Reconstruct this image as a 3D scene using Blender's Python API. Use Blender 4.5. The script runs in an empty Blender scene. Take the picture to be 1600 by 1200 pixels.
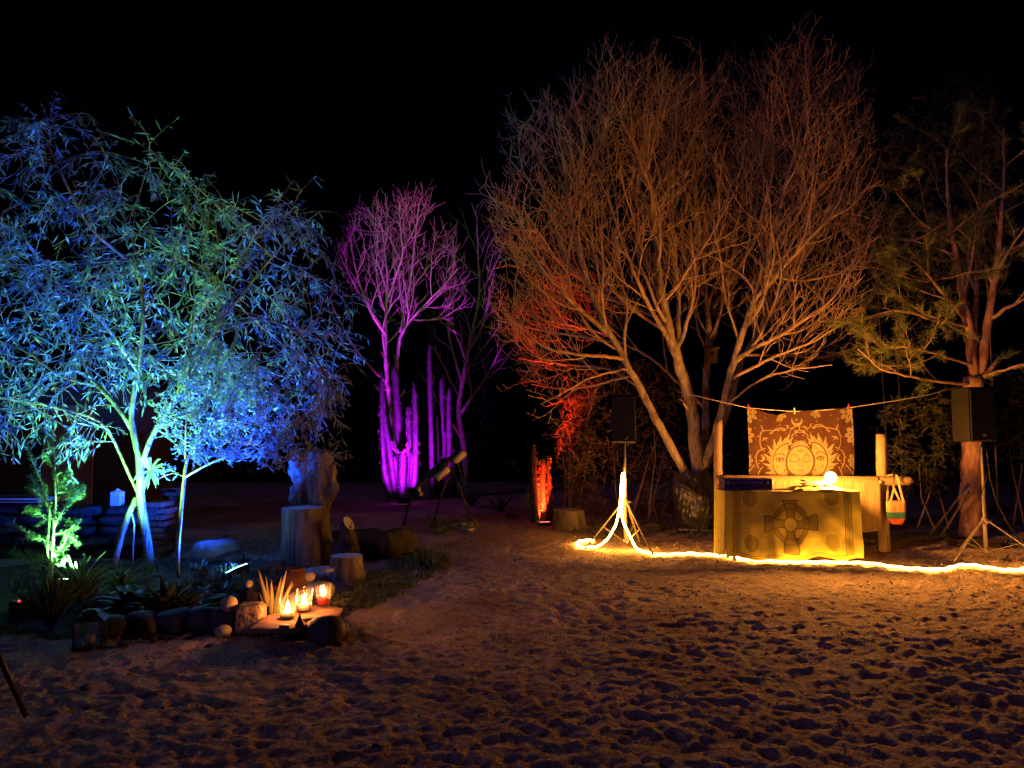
import bpy, math, random
import numpy as np
from math import radians as R, sin, cos, pi
from mathutils import Vector, Matrix

S = bpy.context.scene
C = S.collection
# ------------------------------------------------------------ camera
F = 1155.0                       # focal length in photo pixels (1600 wide)
CAM = np.array((0.0, 0.0, 1.5))
TH = math.atan(75.0 / F)
cd = bpy.data.cameras.new("camera")
cd.sensor_width = 36; cd.lens = 36 * F / 1600; cd.clip_end = 2000; cd.clip_start = 0.05
cam = bpy.data.objects.new("camera", cd); C.objects.link(cam)
cam.location = CAM; cam.rotation_euler = (pi / 2 + TH, 0, 0)
S.camera = cam
# ------------------------------------------------------------ night sky, added violet fill, exposure
w = bpy.data.worlds.new("World"); S.world = w; w.use_nodes = True
wn = w.node_tree; bg = wn.nodes['Background']
bg.inputs['Color'].default_value = (0.10, 0.12, 0.42, 1); bg.inputs['Strength'].default_value = 0.001
sd = bpy.data.lights.new("violet_fill", 'SUN'); sd.energy = 0.095; sd.angle = R(3); sd.color = (0.42, 0.27, 1.0)  # unseen source, added as a weak violet fill over the dark sand
so = bpy.data.objects.new("violet_fill", sd); C.objects.link(so)
so.rotation_euler = Vector((0.75, 0.75, -0.42)).to_track_quat('-Z', 'Y').to_euler()
S.view_settings.view_transform = 'Standard'; S.view_settings.look = 'None'
S.view_settings.exposure = 0.9; S.view_settings.gamma = 1.0
S.cycles.use_denoising = True
S.cycles.max_bounces = 5; S.cycles.transparent_max_bounces = 12
S.cycles.sample_clamp_indirect = 3.0
S.cycles.caustics_reflective = False; S.cycles.caustics_refractive = False

# ------------------------------------------------------------ helpers: space
def P(px, py, Y):
    """world point on the sight line of a photo pixel at distance Y"""
    u = (px - 800) / F; v = (600 - py) / F
    d = np.array((u, cos(TH) - v * sin(TH), sin(TH) + v * cos(TH)))
    return CAM + d * (Y / d[1])
def G(px, py, z=0.0):
    u = (px - 800) / F; v = (600 - py) / F
    d = np.array((u, cos(TH) - v * sin(TH), sin(TH) + v * cos(TH)))
    return CAM + d * ((z - CAM[2]) / d[2])
def A(*a): return np.array(a, float)
def nrm(v):
    v = np.asarray(v, float); n = np.linalg.norm(v, axis=-1, keepdims=True); return v / np.maximum(n, 1e-9)
def wav(p, seed, k=6.0, n=7):
    """smooth pseudo noise, sum of sines"""
    r = np.random.RandomState(seed); o = np.zeros(p.shape[:-1]); tot = 0
    for i in range(n):
        kk = r.normal(size=3); kk = kk / np.linalg.norm(kk) * k * (1 + i * .45); a = 1 / (1 + i * .45)
        o += a * np.sin(p @ kk + r.uniform(0, 6.28)); tot += a
    return o / tot * 1.8

# ------------------------------------------------------------ helpers: mesh
class MB:
    def __init__(s): s.v = []; s.f = []; s.n = 0; s.t = []
    def add(s, v, f, tint=None):
        """v (n,3); f list of int arrays, each (m,k)"""
        v = np.asarray(v, float).reshape(-1, 3)
        for a in f:
            a = np.asarray(a, int)
            if len(a): s.f.append(a + s.n)
        s.v.append(v); s.n += len(v)
        s.t.append(np.full(len(v), .5) if tint is None else np.broadcast_to(tint, (len(v),)))
        return s
    def box(s, c, size, rot=None, bev=0.0):
        c = np.asarray(c, float); h = np.asarray(size, float) / 2
        b = min(bev, h.min() * .9)
        if b <= 0:
            v = np.array([(x, y, z) for x in (-1, 1) for y in (-1, 1) for z in (-1, 1)], float) * h
            f = [(0, 1, 3, 2), (4, 6, 7, 5), (0, 4, 5, 1), (2, 3, 7, 6), (0, 2, 6, 4), (1, 5, 7, 3)]
            q = [np.array(f)]
        else:
            v = []; idx = {}
            for x in (-1, 1):
                for y in (-1, 1):
                    for z in (-1, 1):
                        sg = np.array((x, y, z), float)
                        for ax in range(3):
                            p = sg * (h - b); p[ax] = sg[ax] * h[ax]
                            idx[(x, y, z, ax)] = len(v); v.append(p)
            v = np.array(v); quads = []; tris = []
            for ax in range(3):
                o = [a for a in range(3) if a != ax]
                for sg in (-1, 1):
                    l = []
                    for a, bb in ((-1, -1), (1, -1), (1, 1), (-1, 1)):
                        k = [0, 0, 0]; k[ax] = sg; k[o[0]] = a; k[o[1]] = bb; l.append(idx[(*k, ax)])
                    if (sg > 0) == (ax == 1): l = l[::-1]
                    quads.append(l)
            for ax in range(3):
                o = [a for a in range(3) if a != ax]
                for a in (-1, 1):
                    for bb in (-1, 1):
                        k = [0, 0, 0]; k[o[0]] = a; k[o[1]] = bb; k1 = k[:]; k1[ax] = -1; k2 = k[:]; k2[ax] = 1
                        quads.append([idx[(*k1, o[0])], idx[(*k1, o[1])], idx[(*k2, o[1])], idx[(*k2, o[0])]])
            for x in (-1, 1):
                for y in (-1, 1):
                    for z in (-1, 1): tris.append([idx[(x, y, z, a)] for a in range(3)])
            q = [np.array(quads), np.array(tris)]
        if rot is not None: v = v @ np.asarray(rot).T
        return s.add(v + c, q)
    def bar(s, a, b, wd, ht=None, bev=0.003):
        a = np.asarray(a, float); b = np.asarray(b, float); ht = ht or wd
        z = nrm(b - a); x = np.cross(z, A(0, 0, 1))
        if np.linalg.norm(x) < 1e-3: x = A(1, 0, 0)
        x = nrm(x); y = np.cross(z, x)
        return s.box((a + b) / 2, (wd, ht, np.linalg.norm(b - a)), np.stack([x, y, z], 1), bev)
    def tube(s, pts, rad, sides=8, cap=True, rib=None, flat=1.0, tint=None):
        pts = np.asarray(pts, float); n = len(pts); rad = np.broadcast_to(np.asarray(rad, float), (n,))
        t = np.empty_like(pts); t[1:-1] = pts[2:] - pts[:-2]; t[0] = pts[1] - pts[0]; t[-1] = pts[-1] - pts[-2]
        t = nrm(t)
        m = nrm(t.mean(0) + 1e-6); ref = A(0, 1, 0) if abs(m[1]) < .8 else A(1, 0, 0)
        x = nrm(np.cross(ref, t)); y = np.cross(t, x)
        a = np.arange(sides) * 2 * pi / sides
        k = np.ones(sides) if rib is None else 1 + rib * np.cos(np.arange(sides) * pi)
        v = pts[:, None] + (x[:, None] * (np.cos(a) * k)[None, :, None] + y[:, None] * (np.sin(a) * k * flat)[None, :, None]) * rad[:, None, None]
        i = np.arange(n - 1)[:, None] * sides; j = np.arange(sides)[None]; j2 = (j + 1) % sides
        f = [np.stack([i + j, i + j2, i + sides + j2, i + sides + j], -1).reshape(-1, 4)]
        if cap: f += [np.arange(sides)[None, ::-1], ((n - 1) * sides + np.arange(sides))[None]]
        if tint is not None and np.ndim(tint): tint = np.repeat(tint, sides)
        return s.add(v.reshape(-1, 3), f, tint)
    def lathe(s, prof, c, seg=24, cap=True, sx=1, sy=1):
        prof = np.asarray(prof, float); n = len(prof); a = np.arange(seg) * 2 * pi / seg
        v = np.stack([prof[:, 0:1] * np.cos(a) * sx, prof[:, 0:1] * np.sin(a) * sy, np.repeat(prof[:, 1:2], seg, 1)], -1) + np.asarray(c, float)
        i = np.arange(n - 1)[:, None] * seg; j = np.arange(seg)[None]; j2 = (j + 1) % seg
        f = [np.stack([i + j, i + j2, i + seg + j2, i + seg + j], -1).reshape(-1, 4)]
        if cap: f += [np.arange(seg)[None, ::-1], ((n - 1) * seg + np.arange(seg))[None]]
        return s.add(v.reshape(-1, 3), f)
    def ball(s, c, r, sx=1, sy=1, sz=1, seg=20, rings=12):
        a = np.linspace(-pi / 2 + .02, pi / 2 - .02, rings)
        return s.lathe(np.stack([np.cos(a) * r * sx, np.sin(a) * r * sz], 1), c, seg, True, 1, sy / sx)
    def rock(s, c, size, seed, rough=.12, sq=1.0, rot=0.0, k=2.6, level=24, fine=0.0):
        """lumpy stone; sq<1 = blockier"""
        n = level; a = np.linspace(-pi / 2, pi / 2, n); b = np.arange(2 * n) * pi / n
        aa, bb = np.meshgrid(a, b, indexing='ij')
        d = np.stack([np.cos(aa) * np.cos(bb), np.cos(aa) * np.sin(bb), np.sin(aa)], -1)
        p = np.sign(d) * np.abs(d) ** sq
        p = p * (1 + rough * wav(d, seed, k))[..., None]
        if fine: p = p * (1 + fine * wav(d, seed + 7, 16, 9))[..., None]
        p = p * (np.asarray(size, float) / 2)
        cr, sr = cos(rot), sin(rot); p = p @ np.array([[cr, sr, 0], [-sr, cr, 0], [0, 0, 1]])
        m = 2 * n; i = np.arange(n - 1)[:, None] * m; j = np.arange(m)[None]; j2 = (j + 1) % m
        return s.add(p.reshape(-1, 3) + np.asarray(c, float), [np.stack([i + j, i + j2, i + m + j2, i + m + j], -1).reshape(-1, 4)])
    def grid(s, v, tint=None, wrap=False):
        """v (a,b,3)"""
        a, b = v.shape[:2]; i = np.arange(a - 1)[:, None] * b; j = np.arange(b - 1)[None]
        f = np.stack([i + j, i + j + 1, i + b + j + 1, i + b + j], -1).reshape(-1, 4)
        return s.add(v.reshape(-1, 3), [f], tint)
    def leaves(s, base, d, nv, L, W, tint=None, fold=.25, bend=0.0):
        base = np.asarray(base, float); n = len(base)
        if not n: return s
        d = nrm(d); side = nrm(np.cross(d, nv)); up = np.cross(side, d)
        L = np.broadcast_to(L, (n,))[:, None]; W = np.broadcast_to(W, (n,))[:, None]
        m = base + d * L * .45
        v = np.stack([base, m + side * W / 2 + up * W * fold, base + d * L + up * L * bend, m - side * W / 2 + up * W * fold], 1)
        i = np.arange(n)[:, None] * 4
        f = np.concatenate([i + np.array([[0, 1, 2]]), i + np.array([[0, 2, 3]])])
        t = None if tint is None else np.repeat(tint, 4)
        return s.add(v.reshape(-1, 3), [f], t)
    def blade(s, pts, wid, nv=None, fold=.15, tint=None):
        """curved strap leaf along pts, widths wid"""
        pts = np.asarray(pts, float); n = len(pts); wid = np.broadcast_to(wid, (n,))
        t = nrm(np.gradient(pts, axis=0)); nv = A(0, 0, 1) if nv is None else nv
        sd_ = np.cross(t, nv); bad = np.linalg.norm(sd_, axis=1) < .05; sd_[bad] = A(1, 0, 0); sd_ = nrm(sd_)
        up = np.cross(sd_, t)
        v = np.stack([pts - sd_ * wid[:, None] / 2 + up * wid[:, None] * fold, pts - up * .002, pts + sd_ * wid[:, None] / 2 + up * wid[:, None] * fold], 1)
        return s.grid(v, tint)
    def build(s, name, m, parent=None, loc=None, smooth=True, col=None, angle=None):
        me = bpy.data.meshes.new(name)
        v = np.concatenate(s.v)
        o_ = np.zeros(3)
        if parent is not None: o_ = np.array(wloc(parent))
        elif loc is not None: o_ = np.asarray(loc, float)
        if loc is not None and parent is not None: o_ = np.array(wloc(parent)) + 0
        v = v - o_
        ls = [np.full(len(a), a.shape[1]) for a in s.f]; li = np.concatenate([a.reshape(-1) for a in s.f])
        ls = np.concatenate(ls); st = np.concatenate([[0], np.cumsum(ls)[:-1]])
        me.vertices.add(len(v)); me.vertices.foreach_set('co', v.reshape(-1).astype(np.float32))
        me.loops.add(len(li)); me.loops.foreach_set('vertex_index', li.astype(np.int32))
        me.polygons.add(len(ls)); me.polygons.foreach_set('loop_start', st.astype(np.int32))
        me.polygons.foreach_set('use_smooth', np.full(len(ls), bool(smooth)))
        at = me.attributes.new('tint', 'FLOAT', 'POINT'); at.data.foreach_set('value', np.concatenate(s.t).astype(np.float32))
        if col is not None:
            ca = me.color_attributes.new('Col', 'FLOAT_COLOR', 'POINT')
            ca.data.foreach_set('color', np.concatenate([col, np.ones((len(col), 1))], 1).reshape(-1).astype(np.float32))
        me.update(calc_edges=True); me.validate()
        if smooth and angle is not None: me.set_sharp_from_angle(angle=R(angle))
        me.materials.append(m)
        o = bpy.data.objects.new(name, me); C.objects.link(o)
        if parent is not None: o.parent = parent
        elif loc is not None: o.location = loc
        return o
def wloc(o):
    l = Vector(o.location)
    while o.parent is not None: o = o.parent; l = l + Vector(o.location)
    return l
def tag(o, label, cat=None, group=None, kind=None):
    o['label'] = label
    if cat: o['category'] = cat
    if group: o['group'] = group
    if kind: o['kind'] = kind
    return o
def thing(name, label, cat, loc=(0, 0, 0), rz=0, group=None):
    o = bpy.data.objects.new(name, None); C.objects.link(o); o.location = loc; o.rotation_euler = (0, 0, rz)
    o.empty_display_size = .1
    return tag(o, label, cat, group)
def dup(root, loc, rz, label, group=None):
    def cp(o, par):
        c = o.copy(); C.objects.link(c); c.parent = par
        for ch in list(o.children): cp(ch, c)
        return c
    r = cp(root, None); r.location = loc; r.rotation_euler = (0, 0, rz); r['label'] = label
    if group: r['group'] = group
    return r

# ------------------------------------------------------------ materials
def mat(name, c1, c2=None, rough=.75, scale=8, bump=0.0, bscale=None, metal=0, spec=.35, stretch=None, tintcol=None, transl=0.0, detail=4, coords='Object', c3=None):
    m = bpy.data.materials.new(name); m.use_nodes = True; nt = m.node_tree; N = nt.nodes; L = nt.links
    b = N['Principled BSDF']; b.inputs['Roughness'].default_value = rough; b.inputs['Metallic'].default_value = metal
    b.inputs['Specular IOR Level'].default_value = spec
    tc = N.new('ShaderNodeTexCoord'); mp = N.new('ShaderNodeMapping'); L.new(tc.outputs[coords], mp.inputs[0])
    if stretch: mp.inputs['Scale'].default_value = stretch
    nz = N.new('ShaderNodeTexNoise'); nz.inputs['Scale'].default_value = scale; nz.inputs['Detail'].default_value = detail
    L.new(mp.outputs[0], nz.inputs['Vector'])
    cr = N.new('ShaderNodeValToRGB'); c2 = c2 or c1
    cr.color_ramp.elements[0].color = (*c1, 1); cr.color_ramp.elements[1].color = (*c2, 1)
    cr.color_ramp.elements[0].position = .32; cr.color_ramp.elements[1].position = .68
    if c3: e = cr.color_ramp.elements.new(.5); e.color = (*c3, 1)
    L.new(nz.outputs['Fac'], cr.inputs[0]); out = cr.outputs[0]
    if tintcol:
        at = N.new('ShaderNodeAttribute'); at.attribute_name = 'tint'
        mx = N.new('ShaderNodeMix'); mx.data_type = 'RGBA'
        L.new(at.outputs['Fac'], mx.inputs['Factor']); L.new(out, mx.inputs[6]); mx.inputs[7].default_value = (*tintcol, 1); out = mx.outputs[2]
    L.new(out, b.inputs['Base Color'])
    if bump:
        n2 = N.new('ShaderNodeTexNoise'); n2.inputs['Scale'].default_value = bscale or scale * 2; n2.inputs['Detail'].default_value = 6
        L.new(mp.outputs[0], n2.inputs['Vector'])
        bp = N.new('ShaderNodeBump'); bp.inputs['Strength'].default_value = 1; bp.inputs['Distance'].default_value = bump
        L.new(n2.outputs['Fac'], bp.inputs['Height']); L.new(bp.outputs[0], b.inputs['Normal'])
    if transl:
        tr = N.new('ShaderNodeBsdfTranslucent'); L.new(out, tr.inputs[0]); ms = N.new('ShaderNodeMixShader'); ms.inputs[0].default_value = transl
        L.new(b.outputs[0], ms.inputs[1]); L.new(tr.outputs[0], ms.inputs[2]); L.new(ms.outputs[0], N['Material Output'].inputs[0])
    return m
def emit(name, col, st):
    m = bpy.data.materials.new(name); m.use_nodes = True; nt = m.node_tree; nt.nodes.remove(nt.nodes['Principled BSDF'])
    e = nt.nodes.new('ShaderNodeEmission'); e.inputs[0].default_value = (*col, 1); e.inputs[1].default_value = st
    nt.links.new(e.outputs[0], nt.nodes['Material Output'].inputs[0]); return m
def colmat(name, rough=.85, bump=.001, bscale=300, transl=.15):
    m = mat(name, (.5, .5, .5), rough=rough, scale=20, bump=bump, bscale=bscale, transl=0)
    nt = m.node_tree; N = nt.nodes; L = nt.links; b = N['Principled BSDF']
    at = N.new('ShaderNodeVertexColor'); at.layer_name = 'Col'
    nz = N.new('ShaderNodeTexNoise'); nz.inputs['Scale'].default_value = 14; nz.inputs['Detail'].default_value = 6
    mr = N.new('ShaderNodeMapRange'); mr.inputs['To Min'].default_value = .72; mr.inputs['To Max'].default_value = 1.15; L.new(nz.outputs['Fac'], mr.inputs[0])
    mx = N.new('ShaderNodeMix'); mx.data_type = 'RGBA'; mx.blend_type = 'MULTIPLY'; mx.inputs[0].default_value = 1
    L.new(at.outputs[0], mx.inputs[6]); L.new(mr.outputs[0], mx.inputs[7]); L.new(mx.outputs[2], b.inputs['Base Color'])
    tr = N.new('ShaderNodeBsdfTranslucent'); L.new(mx.outputs[2], tr.inputs[0]); ms = N.new('ShaderNodeMixShader'); ms.inputs[0].default_value = transl
    L.new(b.outputs[0], ms.inputs[1]); L.new(tr.outputs[0], ms.inputs[2]); L.new(ms.outputs[0], N['Material Output'].inputs[0])
    return m
def glassmat():
    m = bpy.data.materials.new('clear_glass'); m.use_nodes = True; nt = m.node_tree; N = nt.nodes; L = nt.links; N.remove(N['Principled BSDF'])
    t = N.new('ShaderNodeBsdfTransparent'); t.inputs[0].default_value = (.93, .93, .93, 1)
    g = N.new('ShaderNodeBsdfGlossy'); g.inputs['Roughness'].default_value = .03
    lw = N.new('ShaderNodeLayerWeight'); lw.inputs[0].default_value = .5; ms = N.new('ShaderNodeMixShader')
    L.new(lw.outputs['Facing'], ms.inputs[0]); L.new(t.outputs[0], ms.inputs[1]); L.new(g.outputs[0], ms.inputs[2])
    tl = N.new('ShaderNodeBsdfTranslucent'); tl.inputs[0].default_value = (.9, .9, .9, 1); m2 = N.new('ShaderNodeMixShader'); m2.inputs[0].default_value = .05; L.new(ms.outputs[0], m2.inputs[1]); L.new(tl.outputs[0], m2.inputs[2]); L.new(m2.outputs[0], N['Material Output'].inputs[0])
    return m
M = dict(
    bark=mat('pale_bark', (.16, .12, .085), (.46, .36, .26), .9, 12, .035, 34, stretch=(1, 1, .45)),
    twig=mat('twig', (.34, .22, .14), (.56, .39, .26), .85, 14),
    barkg=mat('furrowed_bark', (.06, .05, .04), (.30, .27, .2), .9, 14, .05, 34, stretch=(1, 1, .18)),
    pinebark=mat('pine_bark', (.22, .10, .06), (.66, .36, .22), .9, 7, .03, 16, stretch=(1, 1, .4)),
    leaf=mat('slender_leaf', (.04, .08, .05), (.09, .16, .12), .5, 3, tintcol=(.28, .42, .38), transl=.25),
    leafs=mat('small_leaf', (.06, .11, .08), (.12, .2, .17), .5, 3, tintcol=(.3, .42, .4), transl=.25),
    needle=mat('needle', (.06, .09, .02), (.13, .16, .04), .6, 3, tintcol=(.24, .26, .09), transl=.1),
    sapling=mat('sapling_needle', (.03, .09, .03), (.07, .16, .05), .5, 3, tintcol=(.12, .24, .09), transl=.15),
    broad=mat('broad_leaf', (.02, .026, .008), (.05, .055, .018), .5, 3, tintcol=(.07, .075, .025)),
    shrub=mat('shrub_leaf', (.05, .025, .018), (.10, .06, .03), .7, 3, tintcol=(.16, .09, .05), transl=.1),
    grass=mat('grass_blade', (.05, .08, .02), (.12, .16, .05), .6, 3, tintcol=(.2, .24, .1), transl=.15),
    strap=mat('strap_leaf', (.02, .035, .02), (.06, .09, .045), .35, 6, tintcol=(.10, .13, .08)),
    aloe=mat('aloe_leaf', (.18, .24, .10), (.30, .34, .14), .5, 8, .002, 60, tintcol=(.5, .34, .16)),
    cactus=mat('cactus_skin', (.014, .02, .012), (.045, .05, .03), .7, 7, .006, 30, tintcol=(.3, .28, .2)),
    spine=mat('cactus_spine', (.55, .5, .38), rough=.6),
    wood=mat('weathered_wood', (.15, .10, .06), (.28, .19, .11), .85, 6, .006, 30, stretch=(1, 1, .12)),
    stump=mat('stump_wood', (.07, .05, .04), (.27, .22, .18), .9, 12, .05, 26, stretch=(1, 1, .16)),
    stumpd=mat('dark_log_wood', (.035, .028, .024), (.10, .08, .065), .9, 9, .03, 20, stretch=(1, 1, .16)),
    soil=mat('soil', (.03, .022, .018), (.09, .065, .05), .95, 6, .02, 30),
    cut=mat('cut_wood', (.42, .36, .30), (.6, .54, .47), .85, 12, .004, 40), slab=mat('slab_wood', (.26, .14, .10), (.5, .29, .2), .8, 6, .006, 20, stretch=(1, 4, 1)), stonem=mat('grey_stone', (.11, .11, .11), (.25, .24, .23), .85, 6, .02, 20),
    stone=mat('stone', (.022, .02, .018), (.07, .065, .06), .85, 7, .02, 22),
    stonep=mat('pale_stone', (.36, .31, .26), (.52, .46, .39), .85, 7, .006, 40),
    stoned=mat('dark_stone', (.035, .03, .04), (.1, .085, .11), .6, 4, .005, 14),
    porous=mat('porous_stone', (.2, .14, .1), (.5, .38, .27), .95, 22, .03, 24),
    clay=mat('clay', (.16, .07, .04), (.28, .13, .075), .8, 6, .003, 30),
    brick=mat('brick', (.13, .055, .035), (.21, .095, .06), .9, 7, .008, 26),
    black=mat('black_plastic', (.005, .005, .005), (.01, .01, .01), .5, 10, .0004, 300),
    grille=mat('black_grille', (.006, .006, .006), (.012, .012, .012), .7, 60, .001, 500),
    steel=mat('dull_steel', (.32, .3, .27), (.5, .47, .42), .42, 12, metal=.6),
    paint=mat('painted_metal', (.16, .13, .09), (.24, .2, .14), .55, 12, metal=.2),
    dark=mat('dark_metal', (.02, .017, .016), (.06, .045, .04), .45, 10, metal=.5),
    tarp=mat('black_tarpaulin', (.022, .02, .018), (.04, .036, .03), .33, 4, .004, 14, spec=.6),
    rope=mat('cord', (.5, .4, .28), (.65, .54, .4), .9, 30),
    red=mat('red_plastic', (.55, .05, .03), rough=.5), white=mat('white_plastic', (.7, .68, .65), rough=.5),
    matw=mat('woven_mat', (.16, .10, .05), (.28, .2, .11), .95, 10, .008, 30, stretch=(6, 6, .25)),
    blue=mat('blue_case', (.035, .025, .42), (.06, .045, .6), .35, 10, spec=.5),
    blued=mat('dark_blue_case', (.012, .008, .09), rough=.5),
    vinyl=mat('dark_vinyl', (.03, .028, .04), (.05, .045, .065), .45, 9, .001, 60),
    pad=mat('cream_foam', (.5, .38, .22), (.62, .48, .28), .7, 10),
    cream=mat('cream_cloth', (.34, .27, .16), (.46, .38, .25), .9, 12, .002, 120),
    yel=mat('yellow_cloth', (.5, .42, .06), (.72, .62, .14), .8, 12, .002, 120),
    book=mat('paper', (.6, .55, .48), (.75, .7, .6), .8, 9),
    waxw=mat('white_wax', (.8, .74, .6), rough=.5, transl=.4), waxr=mat('red_wax', (.75, .03, .05), (.85, .05, .08), rough=.5, transl=.5),
    glass=glassmat(),
    plank=mat('dark_planks', (.025, .012, .008), (.055, .026, .017), .9, 4, .004, 20, stretch=(6, 6, .3)),
    litter=mat('dead_leaf', (.2, .11, .05), (.36, .22, .1), .8, 5, tintcol=(.42, .3, .16)),
)
cloth_mat = colmat('printed_cloth')

# ------------------------------------------------------------ lamps
def spot(name, parent, pos, target, power, col, deg, blend=.6, rad=.03):
    l = bpy.data.lights.new(name, 'SPOT'); l.energy = power; l.color = col; l.spot_size = R(deg); l.spot_blend = blend; l.shadow_soft_size = rad
    o = bpy.data.objects.new(name, l); C.objects.link(o)
    o.rotation_euler = Vector(np.asarray(target) - np.asarray(pos)).to_track_quat('-Z', 'Y').to_euler()
    o.location = Vector(pos) - (wloc(parent) if parent else Vector())
    if parent: o.parent = parent
    return o
def point(name, parent, pos, power, col, rad=.02):
    l = bpy.data.lights.new(name, 'POINT'); l.energy = power; l.color = col; l.shadow_soft_size = rad
    o = bpy.data.objects.new(name, l); C.objects.link(o); o.location = Vector(pos) - (wloc(parent) if parent else Vector())
    if parent: o.parent = parent
    return o
AMB = (1.0, .42, .065)
def flood(label, pos, target, power, col, deg, lens_col, st, size=.2, blend=.6):
    """LED flood lamp lying on the ground: housing, fins, bracket, lens"""
    pos = np.asarray(pos, float); t = thing('floodlight', label, 'floodlight', (pos[0], pos[1], 0), 0, 'coloured floodlights on the ground')
    d = nrm(np.asarray(target) - pos); x = nrm(np.cross(d, A(0, 0, 1))); y = np.cross(x, d); Rm = np.stack([x, y, d], 1)
    c = pos
    MB().box(c - d * .02, (size, size * .75, .05), Rm, .008).build('housing', M['black'], t, angle=30)
    f = MB()
    for k in range(7): f.box(c - d * .062 + x * (k - 3) * size * .12, (.006, size * .6, .036), Rm)
    f.build('cooling_fin', M['dark'], t, smooth=False)
    MB().box(c + d * .008, (size * .84, size * .6, .008), Rm, .002).build('lens', emit('lens_' + label[:8], lens_col, st), t)
    b = MB(); pts = []
    for sg in (-1, 1): pts.append(c + x * sg * (size * .54))
    lo = [A(p[0], p[1], .012) for p in pts]
    b.tube([pts[0], lo[0], lo[1], pts[1]], .006, 6); b.build('bracket', M['dark'], t)
    spot('flood_beam', t, c + d * .03, target, power, col, deg, blend, size * .3)
    return t

flood('black floodlight glowing white blue among rocks near the tall stump', A(*P(370, 889, 7.8)), P(185, 455, 8.0), 2100, (.006, .066, 1.0), 131, (.2, .75, 1.0), 14, .24, .8)
flood('floodlight shining green at the foot of the conifer sapling', A(*P(104, 908, 6.75)), P(200, 560, 7.9), 850, (.24, 1.0, .30), 100, (.5, 1, .6), 6, .13, .6)
flood('floodlight shining purple at the foot of the tall cactus cluster', A(*P(632, 781, 15.2)), P(634, 590, 17.0), 2200, (.42, .004, 1.0), 112, (.8, .3, 1), 5, .25, .9)
flood('floodlight shining red at the foot of the short cactus', A(*P(850, 818, 12.0)), P(838, 700, 12.5), 1900, (1.0, .03, .006), 62, (1, .2, .1), 3, .2, 1.0)

# ------------------------------------------------------------ ground
def vnoise(shape, cell, rng):
    a, b = shape; ga, gb = int(a / cell) + 3, int(b / cell) + 3; g = rng.uniform(-1, 1, (ga, gb))
    ia = np.arange(a) / cell; ib = np.arange(b) / cell; a0 = ia.astype(int); b0 = ib.astype(int)
    fa = (ia - a0)[:, None]; fb = (ib - b0)[None]; fa = fa * fa * (3 - 2 * fa); fb = fb * fb * (3 - 2 * fb)
    return (g[a0][:, b0] * (1 - fa) + g[a0 + 1][:, b0] * fa) * (1 - fb) + (g[a0][:, b0 + 1] * (1 - fa) + g[a0 + 1][:, b0 + 1] * fa) * fb
rng = np.random.RandomState(5)
RES = .014; X0, X1, Y0, Y1 = -9.0, 10.0, 0.5, 13.0
HX, HY = int((X1 - X0) / RES), int((Y1 - Y0) / RES)
H = np.zeros((HX, HY))
for cell_m, amp in ((2.2, .02), (.9, .012), (.38, .006), (.17, .009), (.10, .010), (.065, .011), (.04, .011)):
    H += vnoise((HX, HY), cell_m / RES, rng) * amp
for k in range(8500):              # footprints: heel and sole hollows with a raised rim
    x = rng.uniform(X0 + .4, X1 - .4); y = Y0 + .4 + (Y1 - Y0 - .8) * rng.uniform(0, 1) ** 1.0; th = rng.uniform(0, pi) if rng.rand() < .6 else rng.normal(.5, .4)
    la, lb = rng.uniform(.045, .11), rng.uniform(.03, .05); dep = rng.uniform(.002, .009)
    w_ = int(.26 / RES); cx, cy = int((x - X0) / RES), int((y - Y0) / RES)
    gx = (np.arange(-w_, w_) * RES)[:, None]; gy = (np.arange(-w_, w_) * RES)[None]
    u = (gx * cos(th) + gy * sin(th)) / la; v = (-gx * sin(th) + gy * cos(th)) / lb
    r = np.sqrt(u * u + v * v) * (1 + .18 * np.sin(3 * np.arctan2(v, u) + x * 9))
    sl = np.s_[max(cx - w_, 0):cx + w_, max(cy - w_, 0):cy + w_]
    if H[sl].shape != r.shape: continue
    k_ = 1 / (1 + np.exp((r - 1) * 7))
    H[sl] = H[sl] * (1 - .45 * k_) - dep * k_ + dep * .5 * np.exp(-((r - 1.35) / .3) ** 2)
H += vnoise((HX, HY), .03 / RES, rng) * .007
H = (H * .8).clip(-.06, .05)
def gz(x, y):
    x = np.asarray(x, float); y = np.asarray(y, float)
    fx = ((x - X0) / RES).clip(0, HX - 2); fy = ((y - Y0) / RES).clip(0, HY - 2); i = fx.astype(int); j = fy.astype(int); a = fx - i; b = fy - j
    h = (H[i, j] * (1 - a) + H[i + 1, j] * a) * (1 - b) + (H[i, j + 1] * (1 - a) + H[i + 1, j + 1] * a) * b
    edge = np.minimum(np.minimum(x - X0, X1 - x), np.minimum(y - Y0, Y1 - y)).clip(0, 1.2) / 1.2
    far = ((13 - y) / 3).clip(.35, 1)
    return h * edge * far
rr = 3.2 * (260 / 3.2) ** (np.linspace(0, 1, 980) ** 1.0)
rr = np.concatenate([np.linspace(2.0, 16.5, 820), 16.5 * (600 / 16.5) ** np.linspace(.01, 1, 70)])
ss = np.linspace(-1.15, 1.15, 900)
gx = ss[None] * rr[:, None]; gy = np.repeat(rr[:, None] - 3.0, len(ss), 1)
gv = np.stack([gx, gy, gz(gx, gy)], -1)
gm = mat('sandy_ground', (.38, .25, .175), (.66, .47, .34), .92, 1.3, .022, 45, detail=8, c3=(.50, .38, .28))
nt = gm.node_tree; N = nt.nodes; L_ = nt.links; b_ = N['Principled BSDF']; src = b_.inputs['Base Color'].links[0].from_socket
n3 = N.new('ShaderNodeTexNoise'); n3.inputs['Scale'].default_value = 28; n3.inputs['Detail'].default_value = 8; n3.inputs['Roughness'].default_value = .7
L_.new(N['Texture Coordinate'].outputs['Object'], n3.inputs['Vector'])
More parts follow.
